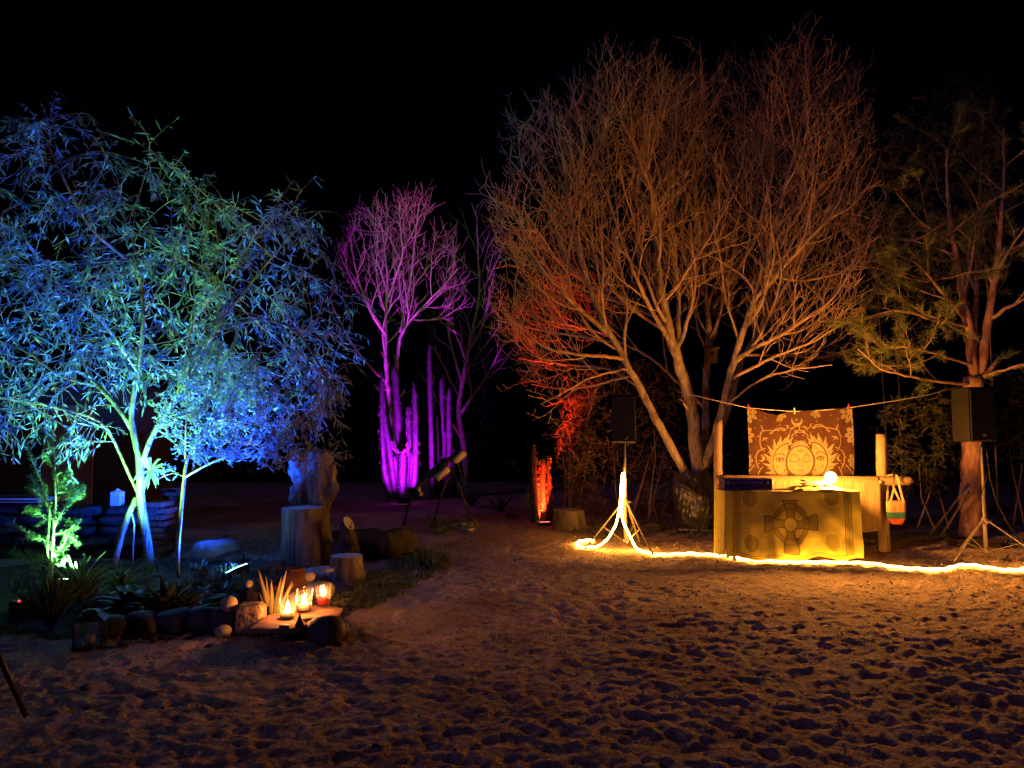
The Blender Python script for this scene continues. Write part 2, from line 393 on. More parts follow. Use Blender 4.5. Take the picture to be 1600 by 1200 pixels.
mr = N.new('ShaderNodeMapRange'); mr.inputs[1].default_value = .3; mr.inputs[2].default_value = .7; mr.inputs[3].default_value = .5; mr.inputs[4].default_value = 1.25
L_.new(n3.outputs['Fac'], mr.inputs[0]); mx = N.new('ShaderNodeMix'); mx.data_type = 'RGBA'; mx.blend_type = 'MULTIPLY'; mx.inputs[0].default_value = 1
L_.new(src, mx.inputs[6]); L_.new(mr.outputs[0], mx.inputs[7]); L_.new(mx.outputs[2], b_.inputs['Base Color'])
g = MB().grid(gv).build('ground', gm); tag(g, 'trodden sandy ground full of footprints', None, None, 'structure')

# ------------------------------------------------------------ trees
def in_poly(x, y, poly):
    ins = np.zeros(len(x), bool); n = len(poly)
    for i in range(n):
        x1, y1 = poly[i]; x2, y2 = poly[(i + 1) % n]
        c = ((y1 > y) != (y2 > y)) & (x < (x2 - x1) * (y - y1) / (y2 - y1 + 1e-9) + x1); ins ^= c
    return ins
def attract(poly, yc, half, n, rng, power=1.0, topfade=0.0):
    """points in a crown volume whose outline is poly (photo pixels) round distance yc"""
    poly = np.array(poly, float); lo, hi = poly.min(0), poly.max(0); out = []
    cx, cy = poly.mean(0)
    while len(out) < n:
        q = rng.uniform(lo, hi, (n * 2, 2)); q = q[in_poly(q[:, 0], q[:, 1], poly)]
        for a, b in q:
            e = min(1, math.hypot((a - cx) / (hi[0] - lo[0]) * 2, (b - cy) / (hi[1] - lo[1]) * 2))
            if topfade and rng.rand() < topfade * ((hi[1] - b) / (hi[1] - lo[1])) ** 2: continue
            hw = half * math.sqrt(max(.06, 1 - e ** 2)); dy = rng.uniform(-1, 1) * hw
            out.append(P(a, b, yc) * A(1, 0, 1) + A(0, yc + dy, 0) + 0)
    return np.array(out[:n])
def colonize(sk, att, di, dk, step, iters, bias, rng, mom=.5, jit=.12):
    """sk: list of polylines of points; grows a branching skeleton into att"""
    pos = []; par = []; key = {}
    for line, attach in sk:
        prev = -1
        pl = [np.asarray(p, float) for p in line]
        for i, p in enumerate(pl):
            if i == 0 and attach == 'near':
                d = np.linalg.norm(np.array(pos) - p, axis=1); prev = int(d.argmin()); continue
            if i > 0 or attach == 'near':
                q = pos[prev]; n = max(1, int(np.linalg.norm(p - q) / step))
                for k in range(1, n + 1): pos.append(q + (p - q) * k / n); par.append(prev); prev = len(pos) - 1
            else: pos.append(p); par.append(-1); prev = len(pos) - 1
    pos = np.array(pos); par = list(par); n0 = len(pos)
    D = np.full(len(att), 1e9); near = np.zeros(len(att), int)
    def upd(a, b):
        nonlocal D, near
        for i in range(a, b, 400):
            j = min(b, i + 400); d = np.linalg.norm(att[:, None] - pos[None, i:j], axis=2); k = d.argmin(1); dm = d[np.arange(len(att)), k]
            m = dm < D; D[m] = dm[m]; near[m] = k[m] + i
    upd(0, len(pos)); kids = {}
    for it in range(iters):
        act = D < di
        if not act.any(): break
        acc = np.zeros_like(pos); np.add.at(acc, near[act], nrm(att[act] - pos[near[act]]))
        idx = np.unique(near[act]); new = []; np_ = []
        for i in idx:
            if kids.get(i, 0) >= 3: continue
            prev = pos[i] - pos[par[i]] if par[i] >= 0 else A(0, 0, 1)
            d = nrm(acc[i]) + bias + nrm(prev) * mom + rng.normal(0, jit, 3)
            new.append(pos[i] + nrm(d) * step); np_.append(i); kids[i] = kids.get(i, 0) + 1
        if not new: break
        a = len(pos); pos = np.concatenate([pos, new]); par += np_; upd(a, len(pos))
        keep = D > dk; att = att[keep]; D = D[keep]; near = near[keep]
        if not len(att): break
    return pos, np.array(par), n0
def radii(pos, par, r0, e=2.2, rmin=None, cap=9):
    n = len(pos); acc = np.zeros(n); r = np.zeros(n)
    for i in range(n - 1, -1, -1):
        r[i] = max(r0, acc[i] ** (1 / e)) if acc[i] else r0
        if par[i] >= 0: acc[par[i]] += r[i] ** e
    return np.minimum(r, cap)
def order_ok(par): return all(par[i] < i for i in range(len(par)))
def paths(pos, par, r):
    n = len(pos); ch = [[] for _ in range(n)]
    for i in range(n):
        if par[i] >= 0: ch[par[i]].append(i)
    used = np.zeros(n, bool); out = []
    starts = [(i, None) for i in range(n) if par[i] < 0]
    while starts:
        s0, p0 = starts.pop(); line = [] if p0 is None else [p0]; i = s0
        while True:
            line.append(i); used[i] = True
            if not ch[i]: break
            c = sorted(ch[i], key=lambda k: -r[k])
            for k in c[1:]: starts.append((k, i))
            i = c[0]
        out.append(line)
    return out
def smooth(p, k=2):
    p = p.copy()
    for _ in range(k):
        if len(p) > 2: p[1:-1] = (p[:-2] + 2 * p[1:-1] + p[2:]) / 4
    return p
def tree_mesh(pos, par, r, thr, rootflare=1.25):
    tk, br = MB(), MB()
    for line in paths(pos, par, r):
        p = smooth(pos[line], 2); q = r[line].copy()
        if len(line) > 1 and par[line[0]] >= 0 or len(line) > 1 and line[0] != 0: q[0] = min(q[0], q[1] * 1.15)
        if len(p) < 2: continue
        k = int((q > thr).sum())
        if k >= 2: tk.tube(p[:min(k + 1, len(p))], q[:min(k + 1, len(p))], 10 if q[0] > .05 else 7)
        else: k = 1
        if k < len(p): br.tube(p[k - 1:], np.minimum(q[k - 1:], thr * 1.05), 5 if q[k - 1] > .012 else 4, cap=False)
    return tk, br
def twigs(pos, par, r, rmax, per, L, rt, rng, up=.6, spread=.8, curl=.4):
    """curved end twigs; returns list of polylines"""
    out = []; d = pos - pos[np.maximum(par, 0)]; d = nrm(d)
    for i in np.where(r < rmax)[0]:
        for _ in range(rng.poisson(per)):
            l = rng.uniform(*L); v = nrm(d[i] * .6 + rng.normal(0, spread, 3)); p = pos[i].copy(); pl = [p]
            for k in range(4):
                v = nrm(v + A(0, 0, up) * curl + rng.normal(0, .14, 3)); p = p + v * l / 4; pl.append(p)
            out.append(np.array(pl))
    return out

def poly_px(p):
    """photo pixel of a world point"""
    d = np.asarray(p, float) - CAM; y = d[1] * cos(TH) + d[2] * sin(TH); zz = -d[1] * sin(TH) + d[2] * cos(TH); return 800 + F * d[0] / y, 600 - F * zz / y
def inside1(px, py, poly):
    c = False; n = len(poly)
    for i in range(n):
        x1, y1 = poly[i]; x2, y2 = poly[i - 1]
        if (y1 > py) != (y2 > py) and px < (x2 - x1) * (py - y1) / (y2 - y1) + x1: c = not c
    return c
def fan_tree(name, label, limbs, env, yc, half, seed, base, step, rt, gap, lens, up=.10, thr=.03, matb='bark', levels=3, kink=.085, thin=1.0, hook=.5, crown='crown'):
    """bare broadleaf crown of long straight ascending shoots; limbs: (points, r0, r1)"""
    rng = np.random.RandomState(seed); out = []
    def shoot(p, v, L, r, lv):
        n = max(2, int(L / step)); pts = [p]; q = p; k0 = rng.normal(0, .035, 3)
        for k in range(n):
            v = nrm(v + A(0, 0, up * (1 if lv < 3 else 2.2)) + rng.normal(0, kink, 3) + k0); q = q + v * step; a_, b_ = poly_px(q)
            if (not inside1(a_, b_, env) or abs(q[1] - yc) > half) and k > 0 and rng.rand() < .6: break
            pts.append(q)
        if len(pts) < 3: return
        pts = np.array(pts); rr_ = np.linspace(r, max(rt * .6, r * .35), len(pts)); out.append((pts, rr_, lv)); kids(pts, rr_, L, lv)
    def kids(pts, rr_, L, lv):
        if lv >= levels: return
        seg_ = np.linalg.norm(np.diff(pts, axis=0), axis=1); s_ = np.concatenate([[0], np.cumsum(seg_)]); T = s_[-1]; x_ = T * (.30 if lv == 0 else .16) * rng.uniform(.7, 1.2); ph = rng.uniform(0, 6.28)
        while x_ < T:
            i = min(int(np.searchsorted(s_, x_)), len(pts) - 1); t_ = nrm(pts[i] - pts[i - 1]); ph += 2.4 + rng.normal(0, .5); e1_ = nrm(np.cross(t_, A(.3, 1, .1))); e2_ = np.cross(t_, e1_)
            an = rng.uniform(.42, 1.0); v = nrm(t_ * cos(an) + (e1_ * cos(ph) + e2_ * sin(ph)) * sin(an)); rem = (T - x_) + .25 * T
            l_ = min(lens[lv][1], max(lens[lv][0], rem * rng.uniform(.55, .95))) * (rng.uniform(.45, 1) if lv else 1); shoot(pts[i], v, l_, max(rt, rr_[i] * rng.uniform(.36, .54)), lv + 1)
            x_ += gap[lv] * rng.uniform(.6, 1.4)
    for P_, ra_, rb_ in limbs:
        ra_ = ra_ * .8
        P_ = np.asarray(P_, float); L_p = np.concatenate([[0], np.cumsum(np.linalg.norm(np.diff(P_, axis=0), axis=1))]); n = int(L_p[-1] / step) + 2; u_ = np.linspace(0, L_p[-1], n)
        pts = smooth(np.stack([np.interp(u_, L_p, P_[:, k]) for k in range(3)], 1), 3) ; pts[1:-1] += rng.normal(0, .006, (n - 2, 3)); rr_ = np.linspace(ra_, rb_, n); out.append((pts, rr_, 0)); kids(pts, rr_, L_p[-1], 0)
    t = thing(name, label, 'tree', tuple(base)); tk, br = MB(), MB()
    for pts, rr_, lv in out:
        k = int((rr_ > thr).sum())
        if k >= 2: rj = rr_ * (1 + .06 * np.sin(np.arange(len(rr_)) * 1.7 + lv)); tk.tube(pts[:k + 1], rj[:k + 1], 12)
        else: k = 1
        if k < len(pts): br.tube(pts[k - 1:], rr_[k - 1:], 6 if rr_[k - 1] > .014 else 4 if lv < 3 else 3, cap=False)
    # short hooked spurs on the fine shoots
    for pts, rr_, lv in out:
        if lv >= levels - 1:
            for _ in range(rng.poisson(hook * len(pts) * .35)):
                i = rng.randint(1, len(pts)); t_ = nrm(pts[i] - pts[i - 1]); v = nrm(t_ + rng.normal(0, .8, 3)); l_ = rng.uniform(.05, .16) * thin; pl = [pts[i]]
                for k in range(3): v = nrm(v + A(0, 0, .45)); pl.append(pl[-1] + v * l_ / 3)
                br.tube(np.array(pl), rt * .75, 3, cap=False)
    print(name, len(out), br.n)
    tk.build('trunk', M[matb], t); br.build(crown, M['twig'], t); return t, out
# big bare tree behind the cloth-covered table
rng = np.random.RandomState(11)
YB = 11.3
poly = [(765, 480), (758, 400), (775, 200), (850, 125), (930, 105), (1000, 60), (1060, 110), (1130, 85), (1200, 60), (1290, 40), (1350, 90), (1385, 300), (1370, 450), (1340, 545), (1230, 600), (1160, 560), (1060, 540), (960, 570), (860, 640), (790, 560)]
b0 = P(1095, 826, YB); b0[2] = 0
LB = lambda l: [P(a, b, YB + c) for a, b, c in l]
limbs = [([b0] + LB([(1093, 790, 0), (1093, 735, 0), (1085, 690, 0), (1083, 640, -.1), (1068, 590, -.2), (1048, 530, -.4), (1030, 440, -.6), (1020, 330, -.6), (1005, 180, -.6)]), .15, .016),
    (LB([(1093, 770, 0), (1062, 725, -.05), (1030, 665, -.15), (1000, 605, -.25), (975, 560, -.35), (940, 500, -.6), (905, 400, -.8), (885, 290, -.9), (870, 180, -.9)]), .088, .014),
    (LB([(1095, 735, 0), (1102, 690, .3), (1104, 600, .7), (1108, 500, .9), (1095, 380, 1), (1080, 220, 1)]), .09, .015),
    (LB([(1095, 740, 0), (1118, 680, -.1), (1135, 610, -.3), (1150, 550, -.4), (1178, 470, -.5), (1200, 390, -.6), (1230, 280, -.6), (1265, 150, -.5)]), .082, .014),
    (LB([(1097, 745, 0), (1128, 670, .5), (1160, 560, .9), (1225, 450, 1.2), (1290, 340, 1.3), (1330, 200, 1.2)]), .075, .013),
    (LB([(1078, 620, -.1), (1060, 560, .3), (1060, 470, .4), (1050, 330, .3), (1058, 150, .2)]), .055, .012),
    (LB([(1178, 470, -.5), (1240, 400, -1.0), (1300, 335, -1.2), (1340, 250, -1.2)]), .045, .012), (LB([(1150, 560, -.4), (1235, 515, -1.0), (1300, 470, -1.3), (1345, 400, -1.4)]), .042, .011),
    (LB([(1140, 595, -.3), (1200, 560, -.8), (1270, 535, -1.1), (1325, 500, -1.2)]), .035, .010), (LB([(950, 520, -.5), (890, 470, -1), (830, 400, -1.2), (795, 290, -1.2)]), .045, .012),
    (LB([(975, 560, -.35), (910, 555, -.9), (850, 545, -1.1), (790, 490, -1.2)]), .038, .010), (LB([(985, 575, -.3), (920, 590, -1), (870, 620, -1.2), (845, 632, -1.3)]), .024, .008),
    (LB([(1055, 550, -.2), (1000, 450, -1.2), (955, 330, -1.5), (935, 200, -1.4)]), .045, .012), (LB([(1106, 560, .8), (1140, 430, 1.2), (1160, 300, 1.3), (1165, 150, 1.2)]), .05, .012),
    (LB([(1040, 500, -.4), (960, 470, .6), (880, 420, 1.0), (820, 330, 1.1)]), .04, .011), (LB([(1190, 430, -.5), (1260, 440, -.2), (1330, 420, 0), (1365, 350, .1)]), .035, .010),
    (LB([(962, 535, -.4), (900, 525, .2), (840, 515, .6), (775, 500, .8)]), .032, .009), (LB([(1000, 605, -.25), (950, 575, .4), (880, 570, .9), (810, 560, 1.1)]), .03, .008), (LB([(990, 585, -.3), (940, 600, .3), (880, 610, .5), (830, 600, .6)]), .024, .007), (LB([(1150, 555, -.4), (1220, 555, .3), (1290, 560, .6), (1335, 545, .7)]), .03, .008), (LB([(1128, 640, -.2), (1190, 590, -.6), (1250, 575, -.9), (1300, 570, -1)]), .026, .007),
    (LB([(1104, 640, .5), (1020, 560, 1.2), (940, 520, 1.6), (850, 500, 1.7)]), .035, .010), (LB([(1115, 480, .9), (1180, 380, .2), (1210, 260, 0), (1205, 130, 0)]), .04, .011)]
fan_tree('bare_tree', 'big bare tree lit amber behind the cloth covered table', limbs, poly, YB, 2.5, 12, b0, .11, .0042, (.26, .20, .155), ((.9, 2.0), (.45, 1.2), (.2, .58)), up=.09, hook=.9)
# purple tree
rng = np.random.RandomState(21); YP = 17.2
b0 = P(628, 772, YP); b0[2] = 0
LP = lambda l: [P(a, b, YP + c) for a, b, c in l]
limbs = [([b0] + LP([(622, 700, 0), (618, 620, 0), (620, 560, 0), (626, 520, 0), (650, 490, -.2), (690, 450, -.3), (715, 420, -.3)]), .10, .014),
    (LP([(621, 700, 0), (607, 620, .1), (602, 560, .1), (603, 500, 0), (606, 430, 0), (596, 350, 0)]), .085, .012), (LP([(626, 520, 0), (640, 450, .2), (648, 380, .3), (655, 315, .3)]), .05, .012),
    (LP([(603, 525, 0), (580, 490, -.3), (560, 440, -.4), (545, 370, -.4)]), .045, .010), (LP([(604, 470, 0), (630, 400, -.3), (622, 310, -.3)]), .035, .010), (LP([(605, 600, .1), (575, 570, .4), (545, 530, .5), (520, 480, .5)]), .035, .009), (LP([(640, 500, -.1), (690, 500, .4), (730, 470, .5)]), .03, .009)]
fan_tree('bare_tree', 'bare two stemmed tree lit bright purple above the cactus cluster', limbs, [(512, 480), (522, 390), (550, 330), (590, 298), (660, 300), (700, 330), (740, 400), (745, 470), (705, 515), (640, 520), (600, 535), (545, 520)], YP, 1.7, 22, b0, .13, .0048, (.26, .22, .2), ((.8, 1.6), (.4, 1.0), (.2, .5)), up=.10, thr=.035)
YD = 20; b0 = P(730, 765, YD); b0[2] = 0; LD = lambda l: [P(a, b, YD + c) for a, b, c in l]
limbs = [([b0] + LD([(725, 700, 0), (715, 640, 0), (730, 560, 0), (750, 460, 0), (745, 350, 0)]), .11, .012), (LD([(717, 650, 0), (760, 590, -.4), (790, 530, -.5)]), .06, .010), (LD([(722, 600, 0), (700, 520, .5), (705, 420, .5)]), .05, .010), (LD([(724, 690, 0), (680, 620, -.3), (655, 580, -.4)]), .05, .01)]
fan_tree('bare_tree', 'dim bare tree between the purple tree and the amber tree', limbs, [(690, 340), (740, 310), (790, 370), (812, 470), (805, 600), (740, 640), (650, 600), (680, 480)], YD, 1.8, 32, b0, .15, .0045, (.35, .3, .3), ((.8, 1.8), (.4, 1.0), (.2, .5)), up=.07, thr=.04, levels=2)
# ---- leafy tree on the left
rng = np.random.RandomState(41); YL = 8.0
b0 = P(238, 893, YL); b0[2] = 0
L = lambda l, o=0: [P(a, b, YL + o + (c[0] if c else 0)) for a, b, *c in l]
sk = [([b0] + L([(228, 830), (218, 775), (222, 730), (212, 690), (203, 655), (212, 600), (222, 545), (225, 480), (215, 400), (190, 330)]), None),
      (L([(218, 770), (196, 730), (180, 690), (160, 655), (120, 645), (70, 632), (0, 622), (-60, 618, .2)]), 'near'),
      (L([(205, 665), (180, 628), (150, 602), (85, 590), (55, 552), (0, 535), (-60, 500)]), 'near'),
      (L([(222, 730), (231, 690), (244, 668), (268, 635), (292, 590, -.2), (335, 515, -.4), (420, 495, -.7), (470, 520, -.8), (510, 590, -.9)]), 'near'),
      (L([(285, 600, -.1), (300, 500, .3), (380, 400, .4), (420, 330, .4)]), 'near'),
      (L([(225, 500), (270, 400, .4), (300, 320, .5)]), 'near'), (L([(335, 515, -.4), (410, 420, -.6), (470, 350, -.7), (500, 330, -.7)]), 'near'),
      (L([(215, 430), (140, 360, -.5), (90, 260, -.6), (60, 190, -.6)]), 'near'), (L([(218, 590), (160, 500, -.6), (90, 440, -.9), (20, 400, -1)]), 'near'),
      (L([(150, 602), (110, 530, .6), (50, 420, .8)]), 'near')]
att = np.concatenate([
    attract([(-90, 250), (20, 190), (100, 160), (190, 180), (270, 250), (340, 290), (400, 310), (470, 330), (520, 370), (550, 450), (550, 540), (530, 620), (470, 650), (400, 640), (300, 620), (180, 590), (80, 640), (-90, 680)], YL, 1.9, 1000, rng, topfade=.85),
    attract([(-90, 600), (140, 600), (160, 700), (110, 720), (40, 690), (-90, 700)], YL - .3, .9, 110, rng),
    attract([(410, 560), (570, 560), (540, 660), (510, 700), (430, 700)], YL - .7, .7, 90, rng)])
att = att[(att[:, 0] < -2.5) | (rng.rand(len(att)) < .62)]
pos, par, n0 = colonize(sk, att, 1.0, .19, .125, 80, A(0, 0, .05), rng, .45, .16)
r = radii(pos, par, .0033, 2.2, cap=.105)
lt = thing('leafy_tree', 'large slender leaved tree lit blue and green over the rock garden', 'tree', tuple(b0))
tk, br = tree_mesh(pos, par, r, .022)
tk.tube(smooth(np.array([P(176, 903, 7.85), P(181, 868, 7.9), P(190, 830, 7.95), P(200, 800, 8.0), P(214, 778, 8.0)])), [.030, .030, .03, .032, .035], 8)
tk.tube([P(206, 800, 7.85), P(210, 820, 7.85), P(208, 850, 7.85), P(207, 893, 7.85)], [.009, .009, .008, .006], 5)
tw_ = twigs(pos, par, r, .011, 1.35, (.16, .45), .0025, rng, up=-.55, spread=.7, curl=.45)
def pinnate(mb, tws, rng, n, Ll, Lw, droop=-.25, jit=.35):
    B, D_, NV, LL, WW, T = [], [], [], [], [], []
    for pl in tws:
        m = rng.randint(*n); s = np.sort(rng.uniform(.12, 1, m)) * (len(pl) - 1); i = np.minimum(s.astype(int), len(pl) - 2); f = (s - i)[:, None]
        p = pl[i] * (1 - f) + pl[i + 1] * f; t = nrm(pl[i + 1] - pl[i]); sd_ = nrm(np.cross(t, A(0, 0, 1) + rng.normal(0, .4, 3)))
        sg = np.where(np.arange(m) % 2, 1, -1)[:, None]
        d = nrm(t * .75 + sd_ * sg * .7 + A(0, 0, droop) + rng.normal(0, jit, (m, 3)))
        B.append(p); D_.append(d); NV.append(rng.normal(0, .6, (m, 3)) + A(0, -.3, .6)); LL.append(rng.uniform(*Ll, m)); WW.append(rng.uniform(*Lw, m)); T.append(np.clip(rng.normal(rng.uniform(.2, .8), .15, m), 0, 1))
    if B: mb.leaves(np.concatenate(B), np.concatenate(D_), np.concatenate(NV), np.concatenate(LL), np.concatenate(WW), np.concatenate(T), bend=.06)
for pl in tw_: br.tube(pl, np.linspace(.003, .0018, 5), 3, cap=False)
fo = MB(); pinnate(fo, tw_, rng, (5, 10), (.045, .15), (.012, .028), -.4); print('leaves', fo.n // 4)
tk.build('trunk', M['barkg'], lt); br.build('branches', M['bark'], lt); fo.build('crown', M['leaf'], lt, smooth=False)
ep = MB()      # epiphyte tuft in the fork
for k in range(14):
    a = rng.uniform(0, 6.28); b = P(235, 735, 7.9); q = A(cos(a) * .8 + .3, -.3, sin(a)); q = nrm(q)
    ep.blade([b, b + q * .08, b + q * .15 + A(0, 0, .0), b + q * rng.uniform(.16, .24) + A(0, 0, -.03)], A(.024, .032, .028, .004), nv=A(0, -1, .3), tint=rng.rand())
tag(ep.build('epiphyte_plant', M['leaf'], None, P(235, 735, 7.9)), 'spiky leaved plant growing in the fork of the leafy tree', 'plant')

# ---- young small-leaved tree
rng = np.random.RandomState(51); YS = 7.5
b0 = P(279, 908, YS); b0[2] = 0
Ls = lambda l: [P(a, b, YS + (c[0] if c else 0)) for a, b, *c in l]
sk = [([b0] + Ls([(277, 880), (279, 850), (283, 800), (286, 765), (289, 746), (290, 690), (292, 620), (288, 570)]), None),
      (Ls([(289, 748), (315, 730, -.1), (350, 714, -.15), (395, 695, -.2), (440, 715, -.2), (490, 722, -.2)]), 'near'), (Ls([(288, 752), (270, 735, .1), (245, 750, .1)]), 'near'),
      (Ls([(290, 720), (340, 650, .2), (380, 590, .3)]), 'near')]
att = np.concatenate([attract([(252, 680), (262, 600), (330, 545), (420, 570), (455, 640), (435, 700), (380, 725), (300, 720)], YS, .75, 620, rng), attract([(430, 690), (520, 700), (510, 740), (400, 740)], YS - .2, .3, 40, rng)])
pos, par, n0 = colonize(sk, att, .6, .10, .075, 60, A(0, 0, .1), rng, .4, .15)
r = radii(pos, par, .0018, 2.2, cap=.032)
yt = thing('young_tree', 'thin young tree with dense tiny leaves lit deep blue', 'tree', tuple(b0))
tk, br = tree_mesh(pos, par, r, .011); tw_ = twigs(pos, par, r, .0075, 2.6, (.06, .16), .0013, rng, up=.3)
for pl in tw_: br.tube(pl, np.linspace(.002, .0014, 5), 3, cap=False)
fo = MB(); pinnate(fo, tw_, rng, (8, 16), (.018, .036), (.010, .018), 0)
tk.build('trunk', M['bark'], yt); br.build('branches', M['twig'], yt); fo.build('crown', M['leafs'], yt, smooth=False)

# ---- conifer sapling
rng = np.random.RandomState(61); YC = 6.9
b0 = P(80, 925, YC); b0[2] = 0
ct = thing('conifer_sapling', 'bright green lit fir like sapling at the far left', 'conifer', tuple(b0))
st = MB(); nd = MB()
Lc = lambda l: np.array([P(a, b, YC + (c[0] if c else 0)) for a, b, *c in l])
main = Lc([(80, 925), (81, 880), (84, 830), (87, 780), (86, 730), (85, 700), (78, 672)]); main[0] = b0
st.tube(main, [.016, .014, .012, .010, .007, .005, .002], 7)
st2 = Lc([(80, 905), (74, 860), (78, 800), (68, 760), (50, 720), (38, 690)]); st.tube(st2, [.012, .011, .009, .006, .004, .002], 6)
brs = [[(84, 850), (55, 838), (30, 826), (8, 822)], [(80, 878), (60, 868), (42, 866), (32, 870)], [(78, 890), (62, 880), (50, 872, -.1), (56, 888, -.15)], [(84, 868), (100, 850), (108, 830), (122, 822)],
       [(86, 820), (98, 800, -.1), (108, 782, -.1), (124, 778)], [(87, 790), (72, 780), (55, 802, -.1)], [(86, 740), (100, 738), (112, 760, -.1)], [(85, 702), (95, 690), (108, 680)], [(85, 702), (74, 690), (68, 678)],
       [(75, 790), (60, 770), (46, 742)], [(86, 760), (96, 752), (102, 745)], [(84, 860, -.05), (100, 862, -.15), (108, 845, -.2)], [(86, 730), (78, 722), (72, 715)], [(86, 810), (72, 812, -.1), (58, 800, -.15)], [(85, 835), (98, 832), (118, 842, -.1)], [(84, 875), (96, 882, -.1), (104, 872, -.15)], [(87, 770), (104, 768, .1), (122, 772, .1)]]
brs += [[tuple(main[0])]]; brs.pop()
lines = [main[2:], st2[1:]]
for bq in brs:
    pl = Lc(bq); st.tube(pl, np.linspace(.006, .002, len(pl)), 5); lines.append(pl)
    for k in range(4):
        s = rng.uniform(.3, 1); i = min(int(s * (len(pl) - 1)), len(pl) - 2); b = pl[i] + (pl[i + 1] - pl[i]) * rng.rand(); v = nrm(nrm(pl[-1] - pl[0]) + rng.normal(0, .7, 3)); q = np.array([b, b + v * .05, b + v * .10 + A(0, 0, .01)])
        st.tube(q, A(.003, .002, .0015), 4); lines.append(q)
for pl in lines:
    for i in range(len(pl) - 1):
        ln = np.linalg.norm(pl[i + 1] - pl[i]); m = int(ln * 330); t_ = rng.rand(m)[:, None]; b = pl[i] * (1 - t_) + pl[i + 1] * t_; tt = nrm(pl[i + 1] - pl[i])
        s_ = nrm(np.cross(tt, A(0, -1, .3))) * np.where(np.arange(m) % 2, 1, -1)[:, None]
        nd.leaves(b, nrm(tt * .7 + s_ + rng.normal(0, .28, (m, 3))), rng.normal(0, .5, (m, 3)) + A(0, -.6, .6), rng.uniform(.028, .05, m), .006, rng.rand(m))
st.build('stem', M['bark'], ct); nd.build('needles', M['sapling'], ct, smooth=False)

# ---- pine on the right
rng = np.random.RandomState(71); YN = 10.6
b0 = P(1517, 843, YN); b0[2] = 0
Ln = lambda l: [P(a, b, YN + (c[0] if c else 0)) for a, b, *c in l]
lim = [(np.array([b0] + Ln([(1517, 790), (1519, 720), (1521, 650), (1521, 590)])), .185, .125), (Ln([(1521, 600), (1519, 530), (1508, 490), (1500, 430), (1487, 370), (1480, 290), (1478, 230)]), .095, .012),
    (Ln([(1524, 610), (1537, 560), (1543, 500), (1555, 440), (1562, 370), (1568, 300), (1568, 200)]), .09, .012), (Ln([(1521, 540), (1525, 470, .2), (1528, 380, .4), (1532, 250, .4)]), .06, .012), (Ln([(1506, 495), (1485, 475, -.2), (1470, 455, -.3), (1440, 415, -.4), (1405, 400, -.5)]), .045, .009),
    (Ln([(1519, 600), (1480, 598, -.3), (1430, 590, -.6), (1380, 580, -.9), (1340, 545, -1)]), .035, .008), (Ln([(1500, 430), (1440, 440, -.4), (1370, 420, -.8)]), .035, .008), (Ln([(1545, 500), (1590, 470, -.3), (1660, 440, -.4)]), .04, .008), (Ln([(1560, 400), (1600, 380, -.3), (1670, 350, -.4)]), .035, .008),
    (Ln([(1512, 510, 0), (1460, 500, -.5), (1400, 480, -1), (1350, 500, -1.2)]), .035, .008), (Ln([(1519, 570, 0), (1470, 555, -.6), (1420, 540, -1), (1380, 545, -1.2)]), .03, .008), (Ln([(1530, 590, 0), (1575, 575, -.5), (1640, 560, -.8)]), .03, .008), (Ln([(1490, 380), (1440, 350, -.5), (1400, 300, -.7)]), .03, .008), (Ln([(1486, 340), (1430, 380, .5), (1380, 370, .8)]), .03, .008)]
pt, out = fan_tree('pine_tree', 'pine tree with reddish trunk forking above the right speaker', lim, [(1335, 500), (1385, 400), (1380, 290), (1420, 220), (1500, 150), (1600, 130), (1750, 220), (1750, 600), (1560, 610), (1500, 625), (1400, 615), (1330, 570)], YN, 2.2, 72, b0, .12, .0045, (.30, .26), ((.5, 1.2), (.25, .6)), up=.04, matb='pinebark', levels=2, crown='branches', hook=0)
B, D_, T = [], [], []; rng = np.random.RandomState(73)
for pl, rr_, lv in out:
    if lv == 0: continue
    for q in range(max(1, len(pl) - (4 if lv == 2 else 3)), len(pl)):
        m = 34; t_ = nrm(pl[q] - pl[q - 1]); B.append(np.repeat(pl[q][None], m, 0) - t_ * rng.rand(m, 1) * .1); D_.append(nrm(t_ * .9 + A(0, 0, .15) + rng.normal(0, .55, (m, 3)))); T.append(rng.rand(m))
fo = MB(); B = np.concatenate(B); fo.leaves(B, np.concatenate(D_), rng.normal(0, 1, (len(B), 3)), rng.uniform(.08, .15, len(B)), .006, np.concatenate(T), fold=.1)
fo.build('crown', M['needle'], pt, smooth=False)
# ---- far dim trees and shrubs
def shrub(name, label, cat, poly, Y, half, n, ll, lw, seed, m='shrub', base=None, stems=6, group=None):
    rng = np.random.RandomState(seed); pts = attract(poly, Y, half, n, rng); pa = np.array(poly, float)
    b0 = P(pa[:, 0].mean(), 800, Y); b0[2] = 0
    t = thing(name, label, cat, tuple(b0), 0, group); st = MB(); fo = MB(); tws = []
    for k in range(stems):
        e = pts[rng.randint(n)]; a = b0 + A(rng.uniform(-.6, .6) * half, rng.uniform(-.3, .3), 0) + A((e[0] - b0[0]) * .5, 0, 0); md = (a + e) / 2 + rng.normal(0, .18, 3)
        st.tube(smooth(np.array([a, md, e])), [.016, .010, .004], 5)
    for p in pts:
        v = nrm(rng.normal(0, 1, 3) + A(0, 0, .2)); l = rng.uniform(.15, .35); tws.append(np.array([p, p + v * l * .5, p + v * l + A(0, 0, -.04)]))
    for pl in tws: st.tube(pl, .003, 3, cap=False)
    pinnate(fo, tws, rng, (7, 13), ll, lw, 0, .5)
    st.build('stem', M['twig'], t); fo.build('crown', M[m], t, smooth=False); return t
